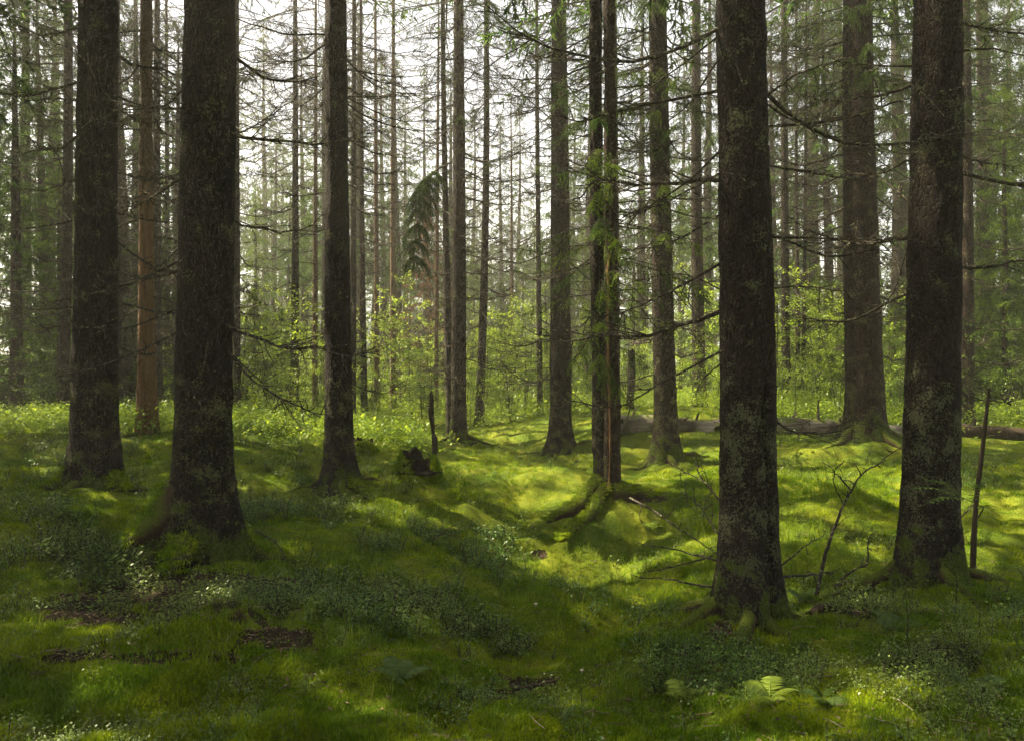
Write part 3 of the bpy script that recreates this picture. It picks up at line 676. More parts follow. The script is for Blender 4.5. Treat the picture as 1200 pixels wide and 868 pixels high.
def green_sprays(tree, B, axis, spots, seed, m='needle_lit', L=.9):
    """short living twigs still growing on a trunk: (z, azimuth, length) each, one part each"""
    rg = np.random.default_rng(seed)
    for z, a, l in spots:
        mb = MB(); crown_boughs(mb, [z], axis, [l], [a], B0, rg, -.1)
        mb.obj('bough', [M[m], M['twig']], tree, smooth=False)
def zpx(B, py, d): return EYE - (py - 434) / F * d - B[2]
# the strip of bare split wood on the right twin
zz = np.linspace(.05, 2.9, 60); aa = R(-125) + .12 * np.sin(zz * 2.3); A_ = ax8b(zz); rr_ = rad_ = r8b(zz) * (1 + .45 * np.exp(-zz / .2)) * .86
V, Q = tube(np.stack([A_[:, 0] + rr_ * np.cos(aa), A_[:, 1] + rr_ * np.sin(aa), zz], 1), .012 * (1 + .5 * vnoise(zz * 3, 0, 0, 6)) , 8)
V += .006 * np.stack([vnoise(V[:, 0] * 40, V[:, 1] * 40, V[:, 2] * 9, s) for s in (1, 2, 3)], 1); mb = MB(); mb.add(V, Q); mb.obj('bare_wood_strip', M['strip'], t8b)
rg = np.random.default_rng(5)
green_sprays(t7, B7, ax7, [(zpx(B7, p, 15), a, l) for p, a, l in [(195,-2.2,.8),(330,-.4,1.2),(345,-.9,1.0),(150,-1.2,1.2)]], 1)
green_sprays(t8, B8, ax8, [(zpx(B8, p, 9.5), a, l) for p, a, l in [(210,-1.2,.7),(240,-.3,1.1),(260,-.1,1.3),(285,-2.6,.9),(300,-.2,1.2),(330,-1.6,.7),(345,-2.8,.9),(375,-1.3,.6),(390,-2.2,.6),(415,-1.9,.6),(440,-.8,.5),(180,-1.9,.8),(225,-2.0,.6),(270,-1.0,.6),(195,-1.2,.7),(290,-1.3,.7),(318,-.9,.9),(362,-.5,1.0)]], 2)
green_sprays(t8, B8, ax8, [(zpx(B8, p, 9.5), a, l) for p, a, l in [(150,-.6,.9),(120,-2.2,1.0),(135,-1.5,.7),(165,-.4,1.0),(205,-2.4,.7),(255,-1.7,.8),(310,-2.3,.7),(352,-1.1,.7),(382,-2.0,.6),(402,-.6,.8),(425,-1.4,.5),(345,-.2,1.3),(300,.1,1.4),(265,3.4,1.1)]], 12, 'needle')
green_sprays(t9, B9, ax9, [(zpx(B9, p, 12.5), a, l) for p, a, l in [(80,-1.4,1.0),(130,-1.9,.8),(210,-1.6,.7),(270,-1.7,.6)]], 3)
# the thick drooping bough hanging in front of the sky gap, on the slim brown spruce
mb = MB(); rgb = np.random.default_rng(9)
ax = spline([P(529,190,17), P(505,205,16.6), P(492,235,16.3), P(486,300,16.2)], 12) - B5
add_tube(mb, ax, np.linspace(.022, .006, 12), 5, 1)
tws = []
for i in range(420):
    j = rgb.integers(3, 12); p = ax[min(j, 11)]; d = unit(np.array([rgb.normal(), rgb.normal(), -.1])); q = [p]; l = rgb.uniform(.25, .7)
    for a in range(3): d = unit(d + np.array([0, 0, -.6])); q.append(q[-1] + d * l / 3)
    tws.append(np.array(q)); add_tube(mb, np.array(q)[[0, 2, 3]], [.004, .003, .001], 3, 1, False)
nv, nf = needles(tws, None, 60, .05, .014, rgb); mb.add(nv, nf, 0); b_ = mb.obj('bough', [M['needle'], M['twig']], t5, smooth=False); b_['label'] = 'thick green bough drooping against the sky'

# unseen spruces added beyond the left of the view to shade the foreground
for k, (x, y, H) in enumerate([(-9.5, 11, 21), (-13, 15.5, 23), (-11.5, 8.5, 22), (-16, 11.5, 22), (-14.5, 19.5, 23), (-18.5, 16.5, 23), (-8, 6.0, 21), (-19, 22, 24), (-9.0, 9.2, 20), (-11.5, 12.5, 22)]):
    d_ = y; px = 600 + x / y * F
    make_tree('tall spruce just beyond the left side of the view', 'tree', (px, 434 + (EYE - hz(x, y)) / y * F), px, px, y, .4 / y * F, H, 'bark_mid', 5.5, 14, 6, 1.0, lmax=3.3, crown_n=90, group='unseen spruces added left of the view for shade')
for k, (x, y, H) in enumerate([(-5.5, -2.5, 23), (-1.6, -5, 22), (3, -4, 23), (6.3, -1.2, 22), (7.4, 3.0, 23), (10.5, 7.5, 22), (-7.5, 1.5, 22)]):  # unseen spruces added behind and beside the camera to dim the sky light
    px = 600 + x / y * F
    make_tree('tall spruce standing round the viewpoint, outside the view', 'tree', (px, 434 + (EYE - hz(x, y)) / y * F), px, px, y, .4 / y * F, H, 'bark_mid', 6, 0, 0, 1.0, lmax=3.2, crown_n=80, group='unseen spruces added round the viewpoint for shade')
# ------------------------------------------------------------------ young conifers and far trees
def conifer_proto(label, H, seed, zc=.4, lmax=1.6, nb=110, m='needle', bk='bark_mid', sc=1.0):
    rg = np.random.default_rng(seed); t = thing('spruce_tree', label, 'tree', (0, 0, 0), 'hazy spruces far behind the thicket')
    axis = lambda z: np.stack([0 * np.asarray(z, float) + .1 * np.sin(z * .3 + seed), 0 * np.asarray(z, float), np.asarray(z, float)], -1)
    rad = lambda z: (.012 * H + .02) * np.clip(1 - np.maximum(z, 0) / H, .02, 1) ** .8
    trunk_mesh(axis, rad, H, seed, 8, False, .3, .3, None, H - 2).obj('trunk', M[bk], t)
    mb = MB(); zs = zc + (H - zc) * np.linspace(0, .99, nb) ** 1.1
    Ls = lmax * (1 - (zs - zc) / (H - zc)) ** .8 * rg.uniform(.7, 1.1, nb) + .25
    crown_boughs(mb, zs, axis, Ls, np.cumsum(np.full(nb, 2.4)) + rg.normal(size=nb) * .3, B1, rg, -.02)
    mb.obj('crown', [M[m], M['twig']], t, smooth=False); return t
FG = 'hazy spruces far behind the thicket'
protos = [conifer_proto('broad hazy green spruce far behind the thicket', 13, 1, .6, 2.4, 105), conifer_proto('narrow pale spruce far behind the thicket', 10, 2, .5, 1.4, 110, 'needle_lit'),
          conifer_proto('tall far spruce with a bare lower stem', 20, 3, 6.5, 2.3, 130), conifer_proto('small young spruce rising out of the thicket', 5, 4, .2, 1.1, 70, 'needle_lit')]
plab = [p['label'] for p in protos]
used = [False] * 4; rg = np.random.default_rng(77)
def far_tree(k, px, d, s, ry=None):
    o = copy_tree(protos[k]) if used[k] else protos[k]; used[k] = True
    x = (px - 600) / F * d
    o.location = (x, d, hz(x, d) - .1); o.scale = (s * rg.uniform(.85, 1.15), s * rg.uniform(.85, 1.15), s); o.rotation_euler = (0, 0, rg.uniform(0, 6.28)); return o
# left and right walls of dense spruce
for px, d in [(-60,27),(-10,33),(30,25),(62,31),(105,28),(128,36),(155,30),(205,33),(225,27),(-30,40),(70,42),(180,44),
              (880,32),(905,27),(955,30),(985,34),(1050,27),(1062,33),(1110,30),(1150,25),(1165,34),(1215,28),(1260,32),(930,40),(1030,42),(1100,44),(1180,43)]:
    far_tree(0 if rg.random() < .75 else 2, px, d, (rg.uniform(.75, 1.1) if px < 500 else rg.uniform(.85, 1.3)))
for px, d, s in [(300,34,.95),(322,40,1.1),(338,36,.8),(383,42,1.0),(402,36,.8),(437,44,1.0),(480,38,.75),(556,46,.9),(585,40,.62),(612,44,.85),(640,36,.75),(668,42,.95),(683,36,.8),(700,46,1.0),(742,38,.95),(758,46,1.1),(798,40,1.05),(835,44,1.2),(545,36,.5),(598,52,.9),(575,58,1.1),(630,56,1.2),(520,50,.95),(455,54,1.0),(360,52,1.2),(650,62,1.3),(720,60,1.4),(420,60,1.3),(330,60,1.5),(500,64,1.1),(780,62,1.5)]:
    far_tree(rg.choice([0, 1, 1]), px, d, s)
for px, d, s in [(355,38,.9),(392,34,.85),(448,40,.9),(475,46,.9),(560,60,.7),(690,40,.95),(752,34,.9),(800,48,1.1),(830,30,.9),(270,46,1.2),(310,50,1.2),(540,56,.75),(625,66,.8),(672,52,1.0),(420,33,.85),(498,42,.9),(528,37,.8),(587,50,.9),(608,54,1.0),(650,38,.8),(405,48,1.0),(465,36,.8),(555,52,.95),(380,30,.75)]:
    far_tree(2, px, d, s)
for px, d, s in [(296,22,.75),(400,24,.5),(640,24,.55),(570,26,.6),(660,22,.5),(690,25,.7),(860,21,.5),(745,26,.8),(330,26,.7),(1050,19,.6),(960,22,.8),(230,22,.6),(60,22,.7),(1150,20,.8),(590,30,.8),(480,28,.5)]:
    far_tree(3, px, d, s)
# dense young spruces closing the sides
for px, d, s in [(18,19,.85),(48,22,1.0),(70,20,.7),(143,23,1.05),(160,25,1.2),(208,24,.95),(-25,21,1.0),
                 (872,27,1.0),(968,26,1.1),(1128,19,.85),(1150,21,1.1),(1178,18,.8),(1210,22,1.1)]:
    tag(far_tree(0 if s > .82 else 1, px, d, s), 'dense green spruce closing the side of the view just behind the trunks', None, 'dense spruces at the sides of the view')
dead = conifer_proto('dead brown needled spruce in the haze behind the thin orange trunk', 8.5, 8, .8, 1.7, 120, 'needle_brown', 'bark_orange')
del dead['group']; x = (503 - 600) / F * 31; dead.location = (x, 31, hz(x, 31))

# ------------------------------------------------------------------ the far wood closing the view
mb = MB(); rg = np.random.default_rng(15)
for k in range(130):
    a = R(rg.uniform(-44, 44)); d = rg.uniform(66, 100); x, y = math.tan(a) * d, d
    H = rg.uniform(9, 15) * (1.0 if abs(math.degrees(a)) < 10 else 1.5); z0 = hz(x, y)
    mb.add(*tube(np.array([[x, y, z0 - .3], [x, y, z0 + H * .5], [x, y, z0 + H]]), [.16, .1, .02], 5), 1)
    axis = lambda z: np.array([x, y, z0 + z]); nb_ = 60; zs = np.linspace(.8 + rg.random() * 3, H, nb_)
    crown_boughs(mb, zs, axis, 2.6 * (1 - zs / (H + .5)) ** .8 + .3, np.cumsum(np.full(nb_, 2.4)), B2, rg)
tag(mb.obj('distant_woods', [M['needle'], M['bark_mid']], smooth=False), 'far spruce wood fading into pale haze', 'woods', None, 'stuff')

# ------------------------------------------------------------------ leafy thicket
LV = np.array([[0, 0, 0], [.30, .42, .06], [0, .5, 0], [-.30, .42, .06], [0, 1.0, -.08]], float); LF = np.array([[0, 1, 2], [0, 2, 3], [1, 4, 2], [2, 4, 3]])
def sapling_mesh(seed, H, nl, ls):
    rg = np.random.default_rng(seed); st = MB(); lf = MB(); pos = []
    for k in range(rg.integers(2, 5)):
        lean = rg.normal(size=2) * .22; h = H * rg.uniform(.6, 1)
        ax = spline([(0, 0, -.1), (lean[0] * h * .4, lean[1] * h * .4, h * .5), (lean[0] * h + rg.normal() * .1, lean[1] * h, h)], 8)
        add_tube(st, ax, np.linspace(.012, .003, 8), 4, 0, False)
        for b in range(int(h * 7)):
            t = rg.uniform(.18, 1); p = ax[int(t * 7)]; d = unit(np.array([rg.normal(), rg.normal(), rg.uniform(.1, .9)])); l = h * .3 * rg.uniform(.5, 1.1) * (1.1 - .5 * t)
            q = np.array([p, p + d * l * .5, p + d * l + [0, 0, -.05 * l]]); add_tube(st, q, [.004, .003, .0015], 3, 0, False)
            u = rg.random(max(3, int(nl * l / 2.4))); pos.append(q[0] + (q[2] - q[0]) * (.2 + .85 * u)[:, None] + rg.normal(size=(len(u), 3)) * .035)
    pos = np.concatenate(pos)
    V, Fc = scatter(LV - [0, 0, 0], LF, pos, rg.uniform(0, 6.28, len(pos)), ls * .82 * rg.uniform(.6, 1.3, len(pos)), rg.uniform(-.9, .5, len(pos)))
    lf.add(V, Fc)
    return st, lf
saps = []
for k, (H, nl, ls, m) in enumerate([(3.2, 130, .085, 'leaf'), (2.4, 140, .075, 'leaf'), (4.4, 120, .09, 'leaf'), (1.6, 160, .065, 'leaf'), (2.9, 130, .08, 'leaf_deep'), (1.0, 170, .055, 'leaf')]):
    st, lf = sapling_mesh(40 + k, H, nl, ls)
    o = thing('leafy_sapling', 'bright green leafy sapling in the thicket behind the trunks', 'sapling', (0, 0, 0), 'leafy saplings of the sunlit thicket')
    st.obj('stem', M['twig'], o); lf.obj('foliage', M[m], o, smooth=False); saps.append(o)
rg = np.random.default_rng(3); first = [True] * 6; n = 0
spots = []
while n < 290:
    px = rg.uniform(-60, 1260); d = 15.5 + 19 * rg.random() ** 1.1
    if 520 < px < 900 and d < 19.5: continue           # the open mossy bank
    if px < 520 and d < 17.5: continue
    if 900 <= px and d < 15.8: continue
    x = (px - 600) / F * d
    if any((x - a) ** 2 + (d - b) ** 2 < .16 for a, b in spots): continue
    spots.append((x, d)); n += 1
    k = rg.choice([0, 1, 2, 3, 4, 5], p=[.24, .24, .12, .2, .08, .12])
    if px < 260 or px > 1040: k = rg.choice([1, 3, 4, 5])
    o = saps[k] if first[k] else copy_tree(saps[k]); first[k] = False
    s = rg.uniform(.65, 1.25) * (.75 if d < 19 else 1)
    o.location = (x, d, hz(x, d)); o.rotation_euler = (0, 0, rg.uniform(0, 6.28)); o.scale = (s, s, s)

for i in range(5):
    px, d = [(905,18.5),(960,19.5),(1042,18),(885,20.5),(985,22)][i]; x = (px - 600) / F * d
    o = copy_tree(saps[2 if i % 2 else 0]); o.location = (x, d, hz(x, d)); o.rotation_euler = (0, 0, i * 1.3); o.scale = (1, 1, 1)
# ------------------------------------------------------------------ ground cover
def spread(n, d0, d1, pw=1.5, wide=.74):
    u = RNG.random(n); a = 1 - pw
    d = (d0 ** a + u * (d1 ** a - d0 ** a)) ** (1 / a)
    x = RNG.uniform(-wide, wide, n) * d
    return x, d
def blade_tuft(seed, n, h, w, spreadr, lean, seg=1):
    rg = np.random.default_rng(seed); V = []; Fc = []
    for i in range(n):
        a = rg.uniform(0, 6.28); r = spreadr * math.sqrt(rg.random()); b = np.array([r * math.cos(a), r * math.sin(a), -.004]); ta = rg.uniform(0, 6.28)
        l = h * rg.uniform(.5, 1.2); le = lean * rg.uniform(.3, 1.3); dr = np.array([math.cos(ta), math.sin(ta), 0]); sd = np.array([-dr[1], dr[0], 0]) * w * .5
        k0 = len(V)
        if seg == 1:
            V += [b - sd, b + sd, b + dr * le * l + [0, 0, l]]; Fc.append([k0, k0 + 1, k0 + 2])
        else:
            m1 = b + dr * le * l * .3 + [0, 0, l * .6]; e = b + dr * le * l + [0, 0, l * (1 - le * .35)]
            V += [b - sd, b + sd, m1 - sd * .8, m1 + sd * .8, e]; Fc += [[k0, k0 + 1, k0 + 3], [k0, k0 + 3, k0 + 2], [k0 + 2, k0 + 3, k0 + 4]]
    return np.array(V), np.array(Fc)
TREES = [(BA, .32), (B1_, .36), (B4, .3), (B7, .34), (B8, .16), (B8b, .14), (B9, .32), (B11, .25), (B13, .27), (B12, .36), (B3, .2)]
def off_trunks(x, y):
    k = np.ones(len(x), bool)
    for b, r in TREES: k &= (x - b[0]) ** 2 + (y - b[1]) ** 2 > r * r * .8
    return k
BILB = [(110,640,110,55),(250,600,60,30),(330,600,70,50),(520,700,70,55),(420,690,70,40),(470,640,70,40),(300,560,80,30),(250,535,120,18),(420,560,40,14),(300,705,50,18),(560,650,50,30),(980,735,100,24),(1090,770,60,36),(900,785,70,24),(800,790,50,30),(420,735,60,30),(1130,560,40,25),(100,530,80,16),(580,760,50,30)]
GRAS = [(700,670,130,40),(640,690,60,30),(780,690,70,40),(380,670,90,40),(440,720,80,34),(600,560,80,40),(960,570,80,40),(860,600,60,40),(650,520,90,20),(480,610,60,20),(820,640,40,30),(750,760,80,60),(930,640,90,30)]
# moss
x, y = spread(150000, 2.5, 26, 1.7); z = height(x, y)
k = (RNG.random(len(x)) > bare(x, y, z) * 1.15) & off_trunks(x, y); x, y, z = x[k], y[k], z[k]
mb = MB(); typ = RNG.integers(0, 3, len(x)); typ[(fbm(x * 1.3, y * 1.3, 3, 3, 66) > .12) & (RNG.random(len(x)) < .75)] = 3; sc = (.8 + .045 * y) * RNG.uniform(.7, 1.3, len(x)) * (1 + .35 * fbm(x * 3, y * 3, 0, 2, 60))
for t, tmp in enumerate([blade_tuft(1, 12, .014, .0055, .034, 1.3), blade_tuft(2, 12, .011, .005, .036, 1.6), blade_tuft(3, 10, .02, .005, .03, 1.0), blade_tuft(4, 16, .034, .006, .03, 1.0)]):
    s = typ == t; V, Fc = scatter(*tmp, np.stack([x, y, z], 1)[s], RNG.uniform(0, 6.28, s.sum()), sc[s]); mb.add(V, Fc)
tag(mb.obj('moss', M['moss'], smooth=False), 'thick green moss carpeting the forest floor', 'moss', None, 'stuff')
# grass
x, y = spread(120000, 2.6, 19, 1.7); z = height(x, y)
pm = np.maximum(emask(x, y, z, GRAS) * .8, .04) * np.clip(.75 + .9 * fbm(x * 1.3, y * 1.3, 0, 2, 90), .1, 1)
k = (RNG.random(len(x)) < pm * .5) & off_trunks(x, y) & (bare(x, y, z) < .6); x, y, z = x[k], y[k], z[k]
V, Fc = scatter(*blade_tuft(5, 7, .1, .0032, .035, .9, 2), np.stack([x, y, z], 1), RNG.uniform(0, 6.28, len(x)), (.7 + .05 * y) * RNG.uniform(.6, 1.3, len(x)))
mb = MB(); mb.add(V, Fc); tag(mb.obj('grass', M['grass'], smooth=False), 'fine woodland grass in soft tufts', 'grass', None, 'stuff')
# bilberry
def bilb(seed):
    rg = np.random.default_rng(seed); sV = MB(); P_ = []
    for k in range(6):
        d = unit(np.array([rg.normal(), rg.normal(), rg.uniform(1, 2.2)])); l = rg.uniform(.07, .17); q = np.array([[0, 0, -.01], d * l * .6, d * l + [0, 0, .01]])
        add_tube(sV, q, [.0018, .0015, .001], 3, 0, False)
        for b in range(rg.integers(7, 12)): t = rg.uniform(.3, 1.05); P_.append(q[2] * t + rg.normal(size=3) * .02)
    P_ = np.array(P_); V, Fc = scatter(LV * [1.25, 1, 1], LF, P_, rg.uniform(0, 6.28, len(P_)), .018 * rg.uniform(.5, 1.5, len(P_)), rg.uniform(-.7, .7, len(P_)))
    return V, Fc, np.concatenate(sV.v), np.concatenate(sV.f)
x, y = spread(46000, 2.6, 20, 1.6); z = height(x, y)
pm = np.maximum(emask(x, y, z, BILB), .13 + .15 * (x < -.8) + .15 * ((y > 11) & (x < -1.2))) * (1 - emask(x, y, z, [(238,665,75,30),(110,590,50,14),(398,575,40,10),(875,735,45,20)])) * np.clip(.35 + 1.6 * fbm(x * 1.6, y * 1.6, 0, 2, 70), .03, 1)
k = (RNG.random(len(x)) < pm * .75) & off_trunks(x, y); x, y, z = x[k], y[k], z[k]
mb = MB(); typ = RNG.integers(0, 3, len(x)); sc = RNG.uniform(.45, 1.15, len(x)) * (1 + .03 * y) * np.clip(y / 5.5, .62, 1)
for t in range(3):
    bv, bf, sv, sf = bilb(80 + t); s = typ == t; pp = np.stack([x, y, z], 1)[s]; rz = RNG.uniform(0, 6.28, s.sum())
    mb.add(*scatter(bv, bf, pp, rz, sc[s]), 0); mb.add(*scatter(sv, sf, pp, rz, sc[s]), 1)
tag(mb.obj('bilberry_plants', [M['bilberry'], M['twig']], smooth=False), 'low bilberry plants with small oval leaves', 'ground cover', None, 'stuff')
# taller herbs at the foot of the thicket
x, y = spread(9000, 12.5, 30, 1.2, .8); z = height(x, y)
px, py = px_of(x, y, z); op = ((px > 500) & (px < 900) & (y < 18.5)) | ((px > 860) & (y < 15.2)); k = (RNG.random(len(x)) < np.where(op, .02, .8)) & ((y > 14.5) | (px < 560) | (px > 900)); x, y, z = x[k], y[k], z[k]
rg = np.random.default_rng(31); n_ = 26; pp = np.stack([rg.normal(size=n_) * .12, rg.normal(size=n_) * .12, rg.uniform(.05, .42, n_)], 1)
hv, hf = scatter(LV, LF, pp, rg.uniform(0, 6.28, n_), .06 * rg.uniform(.6, 1.3, n_), rg.uniform(-.8, .5, n_))
mb = MB(); mb.add(*scatter(hv, hf, np.stack([x, y, z], 1), RNG.uniform(0, 6.28, len(x)), RNG.uniform(.6, 1.4, len(x))))
tag(mb.obj('undergrowth', M['leaf'], smooth=False), 'bright leafy undergrowth at the foot of the thicket', 'undergrowth', None, 'stuff')
# litter
x, y = spread(60000, 2.6, 12, 1.9); z = height(x, y); k = RNG.random(len(x)) < np.maximum(bare(x, y, z) * .9, .13); x, y, z = x[k], y[k], z[k]
mb = MB(); mb.add(*scatter(LV, LF, np.stack([x, y, z + .006], 1), RNG.uniform(0, 6.28, len(x)), .022 * RNG.uniform(.4, 1.5, len(x)), RNG.uniform(-.35, .5, len(x))))
k = RNG.random(len(x)) < .16; tv, tf = tube(np.array([[-.04, 0, .006], [0, .005, .009], [.05, -.004, .004]]), [.0013, .0016, .0009], 4)
mb.add(*scatter(tv, tf, np.stack([x, y, z], 1)[k], RNG.uniform(0, 6.28, k.sum()), RNG.uniform(.4, 1.8, k.sum())))
tag(mb.obj('leaf_litter', M['litter'], smooth=False), 'brown fallen leaves and needles on bare soil', 'litter', None, 'stuff')
# ------------------------------------------------------------------ dead wood on the ground
def log_mesh(p0, p1, r0, r1, seed, n=70, k=22, jag=(.25, .12)):
    ax = np.linspace(p0, p1, n); ax[:, 2] += .03 * np.sin(np.linspace(0, 5, n))
    V, Q = tube(ax, np.linspace(r0, r1, n), k); V = V.reshape(n, k, 3)
    C = ax[:, None, :]; D = V - C; t = np.linspace(0, 1, n)[:, None]
    a = np.arange(k) * 6.283 / k
    f = 1 + .1 * vnoise(np.cos(a)[None] * 1.3 + seed, np.sin(a)[None] * 1.3, t * 7, seed) + .07 * vnoise(np.cos(a)[None] * 4, np.sin(a)[None] * 4, t * 5, seed + 1) - .1 * np.clip(vnoise(np.cos(a)[None] * 3, np.sin(a)[None] * 3, t * 1.2, seed + 2), 0, 1)
    V = C + D * f[..., None]
    d = unit(np.asarray(p1, float) - p0)
    w = vnoise(np.cos(a) * 2.3, np.sin(a) * 2.3, seed, 3) + .6 * vnoise(np.cos(a) * 6, np.sin(a) * 6, seed, 4)
    V[0] += d * (w * jag[0])[:, None]; V[1] += d * (w * jag[0] * .6)[:, None]; V[-1] += d * (w * jag[1])[:, None]
    mb = MB(); mb.add(V.reshape(-1, 3), Q)
    for ring, off in ((0, .1), (n - 1, -.06)):
        c = V[ring]; ce = c.mean(0) + d * off; mb.add(np.vstack([c, ce]), np.array([[j, (j + 1) % k, k] for j in range(k)]), 1)
    return mb
def log_thing(label, a, b, r0, r1, seed, stubs, jag=(.25, .12), cat='fallen log', name='fallen_log', m='log'):
    a, b = np.array(a), np.array(b); t = thing(name, label, cat, a)
    o = log_mesh(np.zeros(3), b - a, r0, r1, seed, jag=jag).obj('log_body', [M[m], M['rot']], t)
    ax = unit(b - a); L = np.linalg.norm(b - a); rg = np.random.default_rng(seed)
    for s, up, l in stubs:
        mb = MB(); p = (b - a) * s + np.array([0, -.3, up]) * (r0 + (r1 - r0) * s) * .7
        d = unit(np.array([rg.normal() * .5, -.5, up])); add_tube(mb, np.array([p, p + d * l * .6, p + d * l + rg.normal(size=3) * .03]), [.03, .022, .009], 7)
        mb.obj('branch_stub', M[m], t)
    return t
def at(px, py, d, lift=0.0):
    x = (px - 600) / F * d; return np.array([x, d, hz(x, d) + lift])
la = P(728, 498, 15.0); lb = P(838, 501, 14.7)
la[2] = max(la[2], hz(la[0], la[1]) + .12); lb[2] = max(lb[2], hz(lb[0], lb[1]) + .12)
log_thing('thick grey weathered log with a jagged broken end, behind the stout spruce', la, lb, .2, .15, 1, [(.12, 1, .3), (.62, .4, .22), (.8, 1, .16)], (.34, .12))
ra = P(822, 501, 14.75); rb = P(866, 500, 14.6); ra[2] = lb[2]; rb[2] = max(rb[2], hz(rb[0], rb[1]) + .1)
ra = lb + unit(lb - la) * .06; rb = ra + unit(lb - la) * .62
log_thing('short tapering log piece broken off the end of the grey weathered log', ra, rb, .135, .09, 2, [(.4, 1, .12)], (.1, .2))
ca = P(896, 507, 14.4); cb = P(1075, 508, 14.3)
for q in (ca, cb): q[2] = max(q[2], hz(q[0], q[1]) + .12)
log_thing('brown mossy log lying behind the reddish brown spruce', ca, cb, .16, .14, 3, [(.15, 1, .3), (.35, 1, .5), (.5, .8, .25), (.9, 1, .4)], (.1, .1))
ca = P(1085, 505, 14.3); cb = P(1230, 508, 13.6)
for q in (ca, cb): q[2] = max(q[2], hz(q[0], q[1]) + .1)
log_thing('dark half hidden log running past the right edge', ca, cb, .13, .11, 4, [(.4, 1, .3)], (.1, .1), m='snag')
lo = log_thing('grey fallen pole lying far left behind the straight dark spruce', at(284, 502, 17, .1), at(372, 508, 16.2, .1), .07, .05, 6, [(.5, 1, .3)], (.05, .05))

def stick(label, pts, r0, seed, ntw=6, twl=.25, m='twig', cat='branch', name='fallen_branch', rt=.004):
    p0 = P(*pts[0]); t = thing(name, label, cat, p0)
    px_branch(t, p0, pts, r0, seed + 300, 'limb', ntw, twl, rt, m); return t
# standing snag
b = at(508, 557, 10.4); t = thing('standing_snag', 'dark broken pole standing upright beside the mossy stump', 'snag', b)
ax = spline([b - b + [0, 0, -.15], P(509, 520, 10.4) - b, P(506, 490, 10.4) - b, P(505, 461, 10.4) - b], 26)
V, Q = tube(ax, np.linspace(.04, .026, 26) * (1 + .14 * vnoise(np.arange(26) * .7, 0, 0, 2)), 12)
V += .014 * np.stack([vnoise(V[:, 0] * 30, V[:, 1] * 30, V[:, 2] * 9, s) for s in (1, 2, 3)], 1); mb = MB(); mb.add(V, Q)
top = V[-12:]; mb.add(np.vstack([top, ax[-1] + [.01, 0, .05]]), np.array([[j, (j + 1) % 12, 12] for j in range(12)])); mb.obj('pole', M['snag'], t)
for py, a in ((535, 2.6), (500, .3), (478, 3.3)):
    mb = MB(); z = zpx(b, py, 10.4); p = np.array([-.01, 0, z]); d = np.array([math.cos(a), -.3, .5]); add_tube(mb, np.array([p, p + d * .05, p + d * .1]), [.012, .008, .003], 5); mb.obj('twig_stub', M['snag'], t)
# uprooted stump: a ragged ring of splinters, hollow, moss heaped at its foot
def stump(label, px, py, d, r, h, seed, m='rot', rag=.5, cat='stump', mossy=True):
    rg = np.random.default_rng(seed); b = at(px, py, d); t = thing('tree_stump', label, cat, b)
    k = 34; th = np.arange(k) * 6.283 / k; zs = np.linspace(-.12, 1, 12); V = []
    topn = 1 - rag * (.5 + .5 * vnoise(np.cos(th) * 2.2, np.sin(th) * 2.2, seed, 1)) - .3 * rag * (.5 + .5 * vnoise(th * 5, seed, 0, 2))
    for zz in zs:
        rr = r * (1 + .5 * math.exp(-max(zz, 0) * 4)) * (1 + .16 * vnoise(np.cos(th) * 2, np.sin(th) * 2, zz * 2, seed)); V.append(np.stack([rr * np.cos(th), rr * np.sin(th), zz * h * topn], 1))
    for zz in (.95, .5, .35):
        rr = r * .72 * (1 + .2 * vnoise(np.cos(th) * 3, np.sin(th) * 3, zz, seed)); V.append(np.stack([rr * np.cos(th), rr * np.sin(th), zz * h * topn], 1))
    V = np.array(V); n = len(V); i, j = np.meshgrid(np.arange(n - 1), np.arange(k), indexing='ij'); i = i.ravel(); j = j.ravel(); j2 = (j + 1) % k
    mb = MB(); mb.add(V.reshape(-1, 3), np.stack([i * k + j, i * k + j2, (i + 1) * k + j2, (i + 1) * k + j], 1))
    c = V[-1]; mb.add(np.vstack([c, c.mean(0)]), np.array([[q, (q + 1) % k, k] for q in range(k)])); mb.obj('wood', M[m], t)
    if mossy:
        nn = 1100; a = rg.uniform(0, 6.28, nn); u = rg.random(nn); rr = r * (1.05 + .5 * u); zz = h * (.15 + .6 * (.5 + .5 * np.sin(a * 2 + seed))) * (1 - u) ** 1.2
        bx, by = rr * np.cos(a), rr * np.sin(a); bz_ = zz + height(bx + b[0], by + b[1]) - b[2]
        mb = MB(); mb.add(*scatter(*blade_tuft(7, 10, .03, .007, .03, .9), np.stack([bx, by, bz_], 1), rg.uniform(0, 6.28, nn), rg.uniform(.8, 1.6, nn))); mb.obj('moss_cover', M['moss'], t, smooth=False)
    return t
stump('ragged rotten stump beside the standing snag, moss heaped at its foot', 490, 560, 10.25, .2, .34, 1, rag=.75)
stump('low square cut stump with a moss cap at the edge of the thicket', 456, 516, 15, .24, .3, 2, 'snag', .12)
stump('small dark stump on the bright moss right of the slim brown spruce', 556, 515, 16.5, .12, .14, 3, rag=.5)
stump('dark root stump leaning low behind the straight dark spruce', 424, 536, 12.5, .17, .26, 4, rag=.6)
